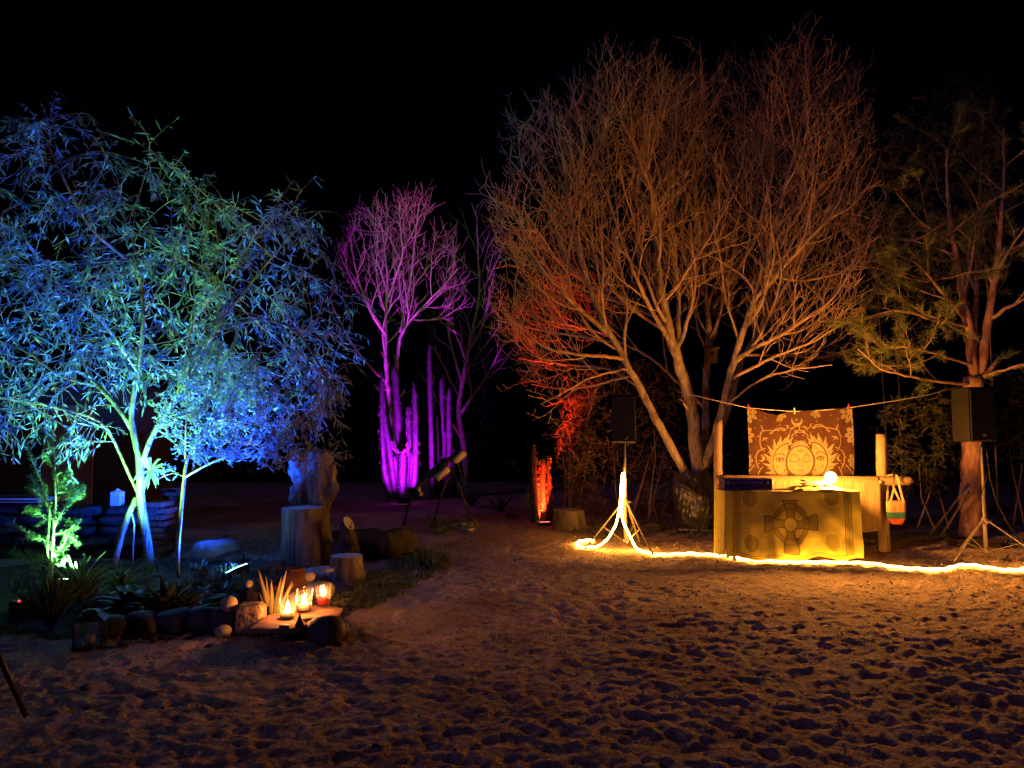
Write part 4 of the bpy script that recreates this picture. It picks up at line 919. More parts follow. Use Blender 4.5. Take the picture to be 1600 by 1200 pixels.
# ------------------------------------------------------------ clothesline, pegs, tapestry
YT = 9.95; ln = [P(1060, 612, 10.9), P(1085, 618, 10.7), P(1167, 637, YT), P(1205, 640.5, YT), P(1241, 643, YT), P(1285, 641, YT), P(1327, 637, YT), P(1400, 626, 10.1), P(1450, 617, 10.2), P(1512, 600, 10.35)]
tag(MB().tube(smooth(np.array(ln), 0), .0055, 6).build('clothesline', M['rope'], None, ln[4]), 'thin pale clothesline strung between the amber tree and the pine', 'clothesline')
def peg(px, py, lab, m):
    p = P(px, py, YT); t = thing('clothespin', lab, 'clothespin', tuple(p), 0, 'clothespins on the clothesline')
    for sg in (-1, 1): q = MB(); q.box(p + A(0, sg * .008, .0), (.016, .01, .085), Matrix.Rotation(sg * .09, 3, 'X'), .002); q.build('jaw', M[m], t, angle=30)
    q = MB(); q.tube([p + A(-.012, 0, .008), p + A(.012, 0, .008)], .006, 8); q.build('spring', M['steel'], t)
peg(1169, 637, 'red clothespin at the left corner of the sun and moon tapestry', 'red'); peg(1241, 642, 'white clothespin at the middle of the tapestry', 'white'); peg(1326, 636, 'reddish clothespin at the right corner of the tapestry', 'red')
X, Yc = canvas(1460, 1000, 4.6)            # drawing units = enlarged photo pixels; X = x-60, Y = y-165
x = X + 60; y = Yc + 165; cxm = 767; ax_ = np.abs(x - cxm); ink = np.zeros_like(x)     # 1 = pale ink
def pale(d, w_=7, k=1.0): 
    global ink; ink = np.maximum(ink, sm(d, w_) * k)
def darkl(d, w_=6, k=1.0):
    global ink; ink = ink * (1 - sm(d, w_) * k)
xm = cxm + ax_                                 # mirrored coordinate, right half
# flames round the faces
fc = (940, 872)
for k, ang in enumerate(np.linspace(-100, 62, 17)):
    a = R(ang); L1 = 150 if k % 2 else 95; bx, by = fc[0] + 205 * cos(a), fc[1] + 252 * sin(a); n_ = A(-sin(a), cos(a)); tip = A(bx + L1 * cos(a - .12), by + L1 * sin(a - .12)); pr = None
    for s in np.linspace(0, 1, 9):
        c = A(bx, by) * (1 - s) + tip * s + n_ * 20 * sin(s * 5.2) * s; wd = (27 if k % 2 else 20) * (1 - s) ** .8 + 3; pale(np.hypot(xm - c[0], y - c[1]) - wd)
    for s in np.linspace(0.1, .75, 7):
        c = A(bx, by) * (1 - s) + tip * s + n_ * 20 * sin(s * 5.2) * s; darkl(np.hypot(xm - c[0], y - c[1]) - 5 * (1 - s) - 1.5, 5, .8)
# half faces
hf = np.maximum(ell(xm, y, 940, 872, 200, 248), 935 - xm); darkl(hf - 14, 6); pale(hf)
gapc = ell(x, y, 767, 880, 204, 235); darkl(np.maximum(gapc, -hf * 0 - 1e3) - 2, 8)
pale(np.abs(gapc - 0) - 3, 6, .5)
for k in range(9):                              # small crown of rays
    a = R(-90 + (k - 4) * 11); pale(seg(x, y, [(767 + 150 * cos(a), 880 + 230 * sin(a)), (767 + 165 * cos(a), 880 + 285 * sin(a))]) - 11)
pale(np.maximum(ell(x, y, 767, 720, 92, 92), y - 720), 6, .8)
ctr = ell(x, y, 767, 880, 180, 212); darkl(ctr - 14, 5); pale(ctr)
# faces: centre, closed eyes
for sx in (0,):
    darkl(np.maximum(np.abs(ell(xm, y, 850, 868, 62, 78)) - 3, y - 835)); darkl(np.maximum(np.abs(ell(xm, y, 850, 845, 58, 46)) - 4.5, 850 - y)); darkl(np.maximum(np.abs(ell(xm, y, 850, 850, 50, 22)) - 2, y - 850), 5, .6)
    darkl(np.maximum(np.abs(ell(xm, y, 845, 800, 50, 26)) - 1.5, y - 790), 5, .7)
for k in range(7): darkl(np.hypot(xm - (815 + k * 11), y - (776 - 5 * sin(k))) - 3)
darkl(seg(xm, y, [(781, 850), (779, 900), (788, 925), (794, 940), (778, 950), (767, 953)]) - 2.6); darkl(seg(xm, y, [(767, 1000), (782, 997), (818, 1003)]) - 3); darkl(seg(xm, y, [(767, 1022), (790, 1018), (806, 1008)]) - 2.5); darkl(seg(xm, y, [(905, 935), (880, 980), (872, 1010)]) - 2.5, 5, .7)
darkl(np.maximum(np.abs(ell(x, y, 767, 712, 34, 34)) - 5, 712 - y)); darkl(np.hypot(x - 767, y - 712) - 9)
# side faces: open eyes (same drawing on both sides facing outward)
darkl(np.maximum(np.abs(ell(xm, y, 1050, 810, 70, 62)) - 5, y - 800)); darkl(np.abs(ell(xm, y, 1052, 845, 48, 26)) - 4); darkl(ell(xm, y, 1052, 843, 17, 17)); darkl(seg(xm, y, [(985, 850), (1010, 820), (1060, 808), (1105, 830)]) - 5)
darkl(seg(xm, y, [(945, 880), (958, 930), (985, 945), (975, 958), (945, 962)]) - 3); darkl(seg(xm, y, [(938, 1005), (965, 985), (990, 1005), (975, 1025), (945, 1040)]) - 4); darkl(seg(xm, y, [(938, 1012), (985, 1006)]) - 3)
darkl(ell(xm, y, 1085, 950, 9, 22), 5, .7); 
for k in range(3): darkl(np.maximum(np.abs(ell(xm, y, 940, 700 + k * 26, 45 + k * 20, 60)) - 2.2, y - 690 - k * 20), 5, .7)
# stars and dots
rg = np.random.RandomState(3)
for k in range(90):
    px_, py_ = rg.uniform(767, 1400), rg.uniform(230, 1100)
    if math.hypot((px_ - 940) / 215, (py_ - 872) / 262) < 1.15 and rg.rand() < .97: continue
    pale(np.hypot(xm - px_, y - py_) - rg.choice([3.5, 5, 8]), 6, .75)
for k in range(5): pale(np.hypot(xm - 915, y - (630 + k * 90)) - 9, 6, .9 if k in (0, 1, 4) else 0)
# crescent, scrolls and vines
def cres(cx_, cy_, r_, dx, dy, xx_=None):
    xx_ = x if xx_ is None else xx_; pale(np.maximum(ell(xx_, y, cx_, cy_, r_, r_), -ell(xx_, y, cx_ + dx, cy_ + dy, r_ * .85, r_ * .85)))
cres(740, 305, 72, 0, -26); cres(1308, 840, 46, 18, -4, xm); cres(940, 375, 28, 12, 0, xm); darkl(np.abs(np.maximum(ell(x, y, 740, 305, 55, 55), -ell(x, y, 740, 290, 50, 50))) - 2, 4, .6)
pale(np.abs(np.hypot(x - 740, y - 290) - 14) - 3)
for pts in ([(767, 375), (767, 430), (790, 450), (822, 470), (828, 448), (812, 440), (800, 455)], [(790, 465), (850, 495), (880, 530)], [(820, 380), (870, 420), (900, 400)], [(955, 410), (1000, 370), (1060, 365), (1110, 390), (1170, 450)], [(965, 425), (1010, 395), (1080, 390), (1130, 410), (1200, 425), (1265, 440), (1300, 470), (1318, 540), (1322, 640), (1305, 700)],
            [(1215, 540), (1260, 550), (1285, 585)], [(1240, 575), (1270, 545)], [(1250, 690), (1300, 720), (1350, 745), (1380, 810), (1375, 900), (1340, 980)], [(1270, 440), (1295, 380)], [(1400, 940), (1450, 1000), (1510, 1070)], [(1150, 450), (1190, 465)], [(1290, 960), (1330, 1020), (1350, 1100)]):
    pale(seg(xm, y, pts) - 5)
for k in range(16): a = R(-160 + k * 9.4); pale(np.hypot(x - (757 + 125 * cos(a)), y - (500 + 120 * sin(a))) - 6, 6, .8)
# corner and side rosettes of paisley petals
def petal(cx_, cy_, ang, l, wd, xx_):
    a = R(ang); u_ = (xx_ - cx_) * cos(a) + (y - cy_) * sin(a); v_ = -(xx_ - cx_) * sin(a) + (y - cy_) * cos(a)
    d_ = (np.sqrt(((u_ - l * .55) / (l * .5)) ** 2 + (v_ / (wd * (.5 + .6 * (u_ / l).clip(0, 1)))) ** 2) - 1) * wd; pale(d_); darkl(np.abs(d_ + wd * .3) - 2.5, 5, .9); darkl(d_ + wd * .62, 6, .9)
for ang in (88, 115, 142, 168): petal(1515, 165, ang, 200 if ang < 150 else 170, 36, xm)
for ang in (100, 140, 180, 220, 260): petal(1540, 530, ang, 135, 36, xm)
for ang in (100, 140, 180, 220): petal(1540, 880, ang, 110, 32, xm)
for ang in (60, 100, 140): petal(1010, 165, ang, 100, 26, xm)
pale(1516 - xm, 4, .8)
ink = ink.clip(0, 1); ca_, cb_ = A(.062, .022, .014), A(.30, .25, .13); colT = ca_ * (1 - ink[..., None]) + cb_ * ink[..., None]
u = X / 1460; v = Yc / 1000; tl, trr = P(1167, 638, YT), P(1331, 638, YT)
top = P(1200, 638.5, YT)[2] - .035 * np.interp(u[0], [0, .06, .28, .42, .46, .7, .96, 1], [0, .15, 2.6, .9, 1.0, .6, 0, .1])[None] ; bot = P(1200, 752, YT)[2]
zz = top * (1 - v) + bot * v; yy = YT - .01 + .02 * np.sin(u * 19 + 1.5 * np.sin(v * 2)) * (1 - v * .5) + .03 * np.exp(-((u - .25) / .12) ** 2 - (v / .16) ** 2) + .01 * np.sin(u * 41 + v * 5)
o = MB().grid(np.stack([tl[0] + (trr[0] - tl[0]) * (u + .012 * np.sin(v * 3)), yy, zz], -1)).build('tapestry', cloth_mat, None, ((tl[0] + trr[0]) / 2, YT, bot), col=colT.reshape(-1, 3))
tag(o, 'brown and gold sun and moon face tapestry pegged to the clothesline', 'tapestry')

# ------------------------------------------------------------ speakers and stands
def speaker(label, px0, px1, py0, py1, Y, rz, dep=.30):
    a, b = P((px0 + px1) / 2, py1, Y), P((px0 + px1) / 2, py0, Y); wd = (px1 - px0) / F * Y; hh = b[2] - a[2]
    t = thing('loudspeaker', label, 'speaker', tuple(a), 0, 'loudspeakers on stands'); Rm = np.array(Matrix.Rotation(rz, 3, 'Z')); T = lambda q: a + Rm @ np.asarray(q, float)
    m = MB(); v = []      # cabinet tapering to the back
    for z in (0, .015, hh - .015, hh):
        ins = .012 if z in (0, hh) else 0
        v.append([T((sx * (wd / 2 - ins) * (.74 if yv > 0 else 1), yv * dep / 2 - ins * (1 if yv > 0 else -1), z)) for sx, yv in ((-1, -1), (1, -1), (1, .3), (.86, 1), (-.86, 1), (-1, .3))])
    v = np.array(v); n = 6; f = []
    for i in range(3):
        for j in range(n): f.append([i * n + j, i * n + (j + 1) % n, (i + 1) * n + (j + 1) % n, (i + 1) * n + j])
    m.add(v.reshape(-1, 3), [np.array(f), np.array([[5, 4, 3, 2, 1, 0], [18, 19, 20, 21, 22, 23]])]); m.build('cabinet', M['black'], t, smooth=False)
    q = MB(); q.box(T((0, -dep / 2 - .008, hh / 2)), (wd * .93, .018, hh * .95), Rm, .006); q.build('grille', M['grille'], t, angle=30)
    return t, T, wd, hh, dep
t, T, wd, hh, dep = speaker('black loudspeaker on the stand wrapped in the light rope', 957, 995, 618, 692, 9.55, -.20)
q = MB(); yb_ = -dep / 2 - .019; q.bar(T((.0, yb_, .05)), T((.04, yb_, .05)), .006); q.bar(T((.04, yb_, .05)), T((.04, yb_, .085)), .006); q.build('badge', M['steel'], t, smooth=False)
t, T, wd, hh, dep = speaker('black loudspeaker on the right stand in front of the pine trunk', 1496, 1542, 606, 690, 8.75, .16, .34)
q = MB(); yb_ = -dep / 2 - .019; q.box(T((.0, yb_, .075)), (.045, .004, .035), np.array(Matrix.Rotation(.16, 3, 'Z'))); q.build('badge', M['steel'], t, smooth=False)
def stand(label, base, top_z, hub, spread, ang0, reach_z=.62, foot=None):
    t = thing('speaker_stand', label, 'speaker stand', tuple(base), 0, 'speaker stands'); b = np.asarray(base, float)
    q = MB(); q.tube([b + A(0, 0, .10), b + A(0, 0, hub + .3)], .021, 12); q.build('lower_tube', M['paint'], t)
    q = MB(); q.tube([b + A(0, 0, hub + .3), b + A(0, 0, top_z + .02)], .0155, 12); q.build('pole', M['paint'], t)
    q = MB(); q.tube([b + A(0, 0, hub - .04), b + A(0, 0, hub + .03)], .036, 12); q.tube([b + A(0, 0, hub), b + A(.075, -.01, hub)], .011, 8); q.build('collar', M['paint'], t)
    q = MB(); q.tube([b + A(0, 0, .08), b + A(0, 0, .13)], .032, 12); q.build('lower_collar', M['paint'], t)
    for k in range(3):
        a = ang0 + k * 2 * pi / 3; h = A(cos(a), sin(a), 0); f = b + h * spread; lg = MB(); lg.bar(b + h * .03 + A(0, 0, hub), f + A(0, 0, .012), .026, .016); lo_ = lg.build('leg', M['paint'], t, angle=30)
        q = MB(); q.ball(f + A(0, 0, .015), .019, 1, 1, .8, 10, 7); q.build('rubber_foot', M['black'], lo_)
        q = MB(); md = b + h * (.03 + (spread - .03) * .52) + A(0, 0, hub * .48); q.bar(b + h * .03 + A(0, 0, .105), md, .02, .008); q.build('brace', M['paint'], t, angle=30)
    return t
sb = A(P(977, 800, 9.6)[0], 9.6, 0); stand('tripod speaker stand draped with the glowing light rope', sb, P(977, 692, 9.6)[2], .60, .52, R(-60))
sb2 = A(P(1538, 800, 8.8)[0], 8.8, 0); stand('tripod speaker stand with a cable on it at the right', sb2, P(1538, 690, 8.8)[2], .46, .62, R(-35))
zc = np.linspace(.5, 1.45, 60); q = MB(); q.tube(np.stack([sb2[0] + .028 * np.cos(zc * 12) + .012, sb2[1] + .028 * np.sin(zc * 12), zc], 1), .0065, 5)
q.tube(smooth(np.array([sb2 + A(.03, 0, 1.45), sb2 + A(.07, -.02, 1.2), sb2 + A(.04, -.03, .95), sb2 + A(.10, -.05, .7), sb2 + A(.20, -.08, .45), sb2 + A(.36, -.05, .2), sb2 + A(.6, 0, .03)]), 1), .0065, 5)
tag(q.build('speaker_cable', M['black'], None, sb2 + A(.1, 0, 0)), 'thin black cable hanging down the right speaker stand', 'cable')

# ------------------------------------------------------------ rope light
gp = lambda a, b: (lambda q: A(q[0], q[1], float(gz(q[0], q[1])) + .028))(G(a, b))
up = lambda a, b, Y: P(a, b, Y)
pts = [gp(928, 847), gp(912, 846), gp(903, 848), gp(900, 851), gp(906, 855), gp(920, 857), gp(934, 855), up(944, 848, 9.5), up(953, 838, 9.5), up(960, 826, 9.5), up(965, 812, 9.5), up(968, 795, 9.5), up(970, 775, 9.52), up(971, 755, 9.54), up(972, 738, 9.55),
       up(974, 733, 9.56), up(976, 740, 9.55), up(976, 755, 9.52), up(974, 775, 9.5), up(971, 795, 9.48), up(971, 808, 9.46), up(975, 820, 9.45), up(981, 831, 9.44), up(987, 843, 9.42), gp(992, 855), gp(997, 861), gp(1008, 863), gp(1024, 867), gp(1045, 868), gp(1075, 866), gp(1100, 867), gp(1125, 868), gp(1148, 872), gp(1165, 876),
       gp(1200, 879), gp(1240, 881), gp(1290, 882), gp(1340, 881), gp(1360, 883), gp(1400, 888), gp(1440, 891), gp(1475, 891), gp(1500, 886), gp(1517, 885), gp(1540, 889), gp(1570, 894), gp(1592, 893), gp(1615, 886), gp(1660, 890)]
pts = np.array(pts); seg_l = np.linalg.norm(np.diff(pts, axis=0), axis=1); s = np.concatenate([[0], np.cumsum(seg_l)]); n = int(s[-1] / .045); ss_ = np.linspace(0, s[-1], n); rp = smooth(np.stack([np.interp(ss_, s, pts[:, k]) for k in range(3)], 1), 4)
rp = rp + np.stack([0 * ss_, .006 * np.sin(ss_ * 23), .004 * np.sin(ss_ * 31)], 1)
q = MB(); q.tube(rp, .012 + .0035 * np.sin(np.arange(n) * pi), 6)
tag(q.build('rope_light', emit('rope_glow', (1.0, .385, .048), 56), None, pts[24]), 'glowing warm light rope climbing the left stand and running along the ground', 'rope light')

# ------------------------------------------------------------ tarpaulin round the tree foot, birdhouse
a, b = np.meshgrid(np.linspace(0, 2 * pi, 150), np.linspace(0, 1, 60)); cz = P(1085, 737, YB)[2]; cc_ = P(1086, 780, YB)
pr = np.stack([np.cos(a) * 1.5, np.sin(a) * 1.5, b * 1.3], -1)
rx = .26 + .10 * np.sin(b * pi * .9) - .03 * b; rd = rx * (1 + .16 * wav(pr * A(1, 1, .6), 4, 2.6) + .05 * np.abs(wav(pr * A(1, 1, .45), 9, 7)) + .035 * wav(pr, 12, 14)) + .05 * np.exp(-((b - .3 - .08 * np.sin(a * 3)) / .05) ** 2) * (.5 + .5 * np.sin(a * 2))
zz = cz + .02 * np.sin(a * 5) * (1 - b) - b * (cz - .10 - .05 * np.sin(a * 2 + 1)); o = MB().grid(np.stack([cc_[0] + .02 * np.sin(b * 4) + rd * np.cos(a), YB + rd * np.sin(a) * .9, zz], -1)).build('tarpaulin', M['tarp'], None, (cc_[0], YB, 0))
tag(o, 'black plastic sheet wrapped round the foot of the amber tree', 'tarpaulin')
hb = P(1111, 556, YB + .5); bh = thing('birdhouse', 'small wooden birdhouse fixed among the limbs of the amber tree', 'birdhouse', tuple(hb)); MB().box(hb, (.17, .17, .24), None, .004).build('walls', M['wood'], bh, angle=30)
MB().box(hb + A(0, -.01, .135), (.22, .24, .02), Matrix.Rotation(.2, 3, 'X'), .003).build('roof', M['wood'], bh, angle=30); q = MB(); q.tube([hb + A(0, -.084, .03), hb + A(0, -.089, .03)], .025, 14); q.build('entrance_hole', M['grille'], bh)
for (x0_, y0_, x1_, y1_, lab) in ((1513, 757, 1452, 838, 'wooden pole leaning on the pine trunk, lower one at left'), (1515, 768, 1468, 842, 'wooden pole leaning on the pine trunk, nearer the trunk')):
    a_, b_2 = P(x0_, y0_, 10.25), G(x1_, y1_); tag(log([b_2, a_], .016, x1_, 8, 10).build('leaning_pole', M['stump'], None, b_2), lab, 'pole')
q = G(1535, 858); bx_ = thing('wooden_crate', 'low wooden crate at the foot of the pine', 'crate', tuple(q)); 
for k in range(2): MB().box(q + A(0, .18, .035 + k * .055), (.55, .28, .05), None, .004).build('board', M['plank'], bx_, angle=30)
tag(MB().rock(G(800 + 138, 842) + A(0, .1, .03), (.3, .2, .12), 9, .15).build('rock', M['stone'], None, G(938, 842)), 'low rock on the ground between wide stump and left stand', 'rock')
tag(MB().rock(G(1018, 833) + A(0, .2, .05), (.42, .3, .22), 19, .15).build('rock', M['stone'], None, G(1018, 833)), 'rock behind the left speaker stand near the tarpaulin', 'rock')
tag(MB().rock(G(801, 812) + A(0, .1, .03), (.22, .2, .14), 29, .15).build('rock', M['stone'], None, G(801, 812)), 'small rock left of the red cactus', 'rock')
a_, b_2 = G(1060, 832), G(1112, 834); tag(log([a_ + A(0, 0, .05), b_2 + A(0, 0, .05)], .014, 4, 8, 10).build('fallen_stick', M['stump'], None, a_), 'thin stick lying in front of the tarpaulin', 'stick')
d_ = G(1530, 1002); tag(MB().rock(d_ + A(0, 0, .0), (.28, .06, .05), 6, .2, 1, .1).build('buried_stick', M['stump'], None, d_), 'short dark stick half sunk in the sand at lower right', 'stick')

# ------------------------------------------------------------ left side: walls, ledge, small things
sw = thing('stone_wall', 'low dry stone wall behind the leafy tree with a brick pier', 'wall', tuple(A(-5.2, 9.0, 0))); rg = np.random.RandomState(8)
sm_ = MB(); z = 0; xw0, xw1 = P(-80, 800, 9)[0], P(236, 800, 9)[0]
while z < .60:
    hgt = rg.uniform(.09, .17); x_ = xw0 + rg.uniform(-.2, 0)
    while x_ < xw1:
        wd_ = rg.uniform(.2, .62); sm_.rock((x_ + wd_ / 2, 9.0 + rg.uniform(-.08, .08), z + hgt / 2), (wd_ * 1.02, .4, hgt * 1.04), rg.randint(9999), .2, .6, rg.uniform(-.12, .12), level=12); x_ += wd_
    z += hgt * .94
sm_.build('stonework', M['stone'], sw); bm_ = MB(); bx0, bx1 = P(238, 800, 9)[0], P(268, 800, 9)[0]
for k in range(9):
    for j in range(2): w__ = (bx1 - bx0) / 2; bm_.box((bx0 + w__ * (j + .5) + (.03 if k % 2 else -.01), 8.95 + rg.uniform(-.02, .02), .04 + k * .075), (w__ - .01, .3, .062), Matrix.Rotation(rg.uniform(-.06, .06), 3, 'Z'), .01)
bm_.build('brick_pier', M['brick'], sw, angle=30)
q = P(25, 776, 8.95); tag(MB().box((q[0] - .3, 8.95, q[2] - .02), (1.5, .6, .045), None, .01).build('ledge_slab', M['stonep'], None, (q[0], 8.95, q[2])), 'pale flat slab lying on the stone wall at the far left', 'slab')
q = P(183, 790, 8.9); wb = thing('lantern_box', 'small pale box lantern standing on the stone wall', 'lantern', (q[0], 8.9, q[2])); MB().box((q[0], 8.9, q[2] + .085), (.125, .11, .17), None, .008).build('body', M['white'], wb, angle=30); MB().lathe([(.05, 0), (.02, .02), (.012, .035)], (q[0], 8.9, q[2] + .17), 12).build('lid', M['white'], wb)
q = P(268, 768, 9.4); tag(MB().box(q, (.24, .16, .085), None, .008).build('brick', M['brick'], None, q - A(0, 0, .04)), 'reddish brick block on a dark post behind the leafy tree', 'brick')
q2 = A(q[0], 9.4, 0); tag(log([q2, A(q[0], 9.4, q[2] - .044)], .06, 3).build('wooden_post', M['plank'], None, q2), 'dark post under the reddish brick behind the leafy tree', 'post')
sh = thing('shed', 'dark brown plank shed barely visible behind the stone wall', 'shed', tuple(A(P(80, 700, 11)[0], 11, 0))); sx0, sx1 = P(-120, 700, 11)[0], P(212, 700, 11)[0]
MB().box(((sx0 + sx1) / 2, 11.6, 1.05), (sx1 - sx0, 1.2, 2.1), None, .01).build('wall', M['plank'], sh, angle=30); dx = P(108, 700, 11)[0]; MB().box((dx, 10.985, .95), (.75, .03, 1.9), None, .006).build('door', M['clay'], sh, angle=30)
MB().box(((sx0 + sx1) / 2, 11.55, 2.14), (sx1 - sx0 + .2, 1.4, .07), None, .01).build('roof', M['dark'], sh, angle=30)
q = G(30, 978); pb_ = thing('power_box', 'small dark box with a tiny red light at far left', 'box', tuple(q)); MB().box(q + A(0, .1, .09), (.22, .16, .18), None, .01).build('housing', M['black'], pb_, angle=30); MB().ball(P(30, 939, q[1] + .02), .008, 1, 1, 1, 10, 8).build('indicator_light', emit('red_led', (1, .05, .06), 3), pb_)
# leaning pole bottom left, bright scrap
a_, b_2 = G(40, 1118), P(-12, 1002, 3.75); tag(MB().tube([a_, (a_ + b_2) / 2, b_2], .014, 12).build('leaning_stick', M['black'], None, a_), 'dark thin pole leaning into the sand at the bottom left corner', 'pole')
q = G(10, 1021); tag(MB().rock(q + A(0, 0, .02), (.10, .05, .03), 4, .1, 1, .5).build('pale_stone', M['stonep'], None, q), 'small pale pebble beside the leaning pole at the left edge', 'stone')
# lantern
LQ = G(122, 1019); LT = LQ + A(0, .14, 0); la = thing('candle_lantern', 'black metal lantern with clear panes and stepped roof on the sand', 'lantern', tuple(LT)); lw_, lh = .175, .165
Rl = np.array(Matrix.Rotation(.35, 3, 'Z')); TL = lambda a, b, c: LT + Rl @ A(a, b, c)
MB().box(TL(0, 0, .012), (lw_ + .02, lw_ + .02, .024), Rl, .003).build('base', M['dark'], la, angle=30); q = MB()
for sx in (-1, 1):
    for sy in (-1, 1): q.bar(TL(sx * lw_ / 2, sy * lw_ / 2, .024), TL(sx * lw_ / 2, sy * lw_ / 2, .024 + lh), .012)
q.build('frame', M['dark'], la, angle=30)
for k in range(4):
    a = k * pi / 2; Rk = Rl @ np.array(Matrix.Rotation(a, 3, 'Z')); MB().box(LT + Rk @ A(0, -lw_ / 2, .024 + lh / 2), (lw_ - .014, .003, lh - .004), Rk).build('pane', M['glass'], la, smooth=False)
q = MB(); z0 = .024 + lh
for zz_, s0, s1, h_ in ((z0, .21, .12, .03), (z0 + .03, .095, .095, .022), (z0 + .052, .115, .05, .016)):
    v = [TL(sx * s / 2, sy * s / 2, zq) for zq, s in ((zz_, s0), (zz_ + h_, s1)) for sx, sy in ((-1, -1), (1, -1), (1, 1), (-1, 1))]; q.add(v, [np.array([(0, 1, 5, 4), (1, 2, 6, 5), (2, 3, 7, 6), (3, 0, 4, 7), (3, 2, 1, 0), (4, 5, 6, 7)])])
q.build('roof', M['dark'], la, smooth=False); MB().lathe([(.001, .0), (.032, .001), (.034, .05), (.001, .048)], LT + A(0, 0, .025), 18).build('pillar_candle', M['waxw'], la)

# ------------------------------------------------------------ rock garden
def rockat(name, label, px, py, wpx, hpx, seed, m='stone', sq=.9, rough=.13, dy=.0, zoff=None, dep=1.0, level=30, rz=0, fine=.0, cat='rock', Y=None):
    """rock whose visible outline spans px +- wpx/2 and whose foot is at py"""
    if Y is None: g_ = G(px, py); Y = g_[1]; z0_ = 0
    else: g_ = P(px, py, Y); z0_ = g_[2]
    s = Y / F; c = A(g_[0], Y + wpx * s * .35 * dep + dy, z0_ + hpx * s * .5 - (.01 if zoff is None else zoff))
    o = MB().rock(c, (wpx * s * 1.03, wpx * s * dep, hpx * s * 1.05), seed, rough, sq, rz, level=level, fine=fine).build(name, M[m], None, (c[0], c[1], z0_)); tag(o, label, cat, 'rocks of the garden edging' if name in ('rock', 'boulder') else None); return o
poly_ = [(-140, 900), (60, 885), (340, 872), (470, 880), (560, 895), (575, 925), (545, 950), (520, 975), (420, 990), (300, 988), (150, 998), (-20, 985), (-140, 975)]
pp = np.array([G(*q)[:2] for q in poly_]); gx_, gy_ = np.meshgrid(np.linspace(pp[:, 0].min(), pp[:, 0].max(), 190), np.linspace(pp[:, 1].min(), pp[:, 1].max(), 120)); q_ = np.stack([gx_, gy_, 0 * gx_], -1)
dpoly = np.full(gx_.shape, 1e9)
for i in range(len(pp)): dpoly = np.minimum(dpoly, seg(gx_, gy_, [tuple(pp[i - 1]), tuple(pp[i])]))
ins = in_poly(gx_.ravel(), gy_.ravel(), [tuple(p) for p in pp]).reshape(gx_.shape); dd_ = np.where(ins, dpoly, -dpoly); hz = np.clip(dd_ / .35, -1, 1) * .05 + .018 * wav(q_, 5, 5) + .012 * wav(q_, 6, 17) + .006 * wav(q_, 7, 60) + .01
o = MB().grid(np.stack([gx_, gy_, hz], -1)).build('garden_soil', M['soil'], None, (0, 0, 0)); tag(o, 'dark soil of the rock garden', None, None, 'structure')
# slab and candles
SB = 5.55; slz = P(460, 975, SB)[2]
poly_ = [(388, 982, 5.42), (420, 983, 5.38), (455, 982, 5.38), (485, 975, 5.40), (530, 962, 5.48), (537, 950, 5.72), (500, 944, 5.9), (455, 950, 5.9), (415, 962, 5.8)]
zt_ = .135; top_ = []
for a, b, Yq in poly_: q = G(a, b, zt_); top_.append(q)
top_ = np.array(top_); c0 = top_.mean(0); bt = c0 + (top_ - c0) * A(.9, .9, 1) - A(0, 0, .045); m = MB()
V = np.stack([np.vstack([c0 + (top_ - c0) * .02, c0 + (top_[:1] - c0) * .02]), np.vstack([c0 + (top_ - c0) * .97, c0 + (top_[:1] - c0) * .97]), np.vstack([top_, top_[:1]]) - A(0, 0, .006), np.vstack([bt, bt[:1]]), np.vstack([c0 + (bt - c0) * .02, c0 + (bt[:1] - c0) * .02])]); V[-1, :, 2] = zt_ - .045
m.grid(V); o = m.build('wooden_slab', M['slab'], None, (c0[0], c0[1], zt_)); bv = o.modifiers.new('bevel', 'BEVEL'); bv.width = .004; tag(o, 'rough flat slab carrying the three glass candle jars', 'slab')
rockat('rock', 'long dark rock under the slab of the candle jars', 455, 1000, 150, 26, 91, 'stoned', .8, .1, .12, dep=.32)
rockat('boulder', 'big smooth striped boulder in front of the slab', 513, 999, 60, 42, 92, 'stoned', 1, .05, -.16, dep=.8)
jar_spots = [((448, 967), 'left glass jar holding a low glowing candle', 'small white candle glowing low in the left glass jar', 'waxw', .030, 1.0), ((474, 957), 'middle glass jar with the brightest candle', 'bright white candle burning in the middle glass jar', 'waxw', .042, 1.25), ((504, 948), 'right glass jar with the red candle', 'red wax candle burning in the right glass jar', 'waxr', .062, .55)]
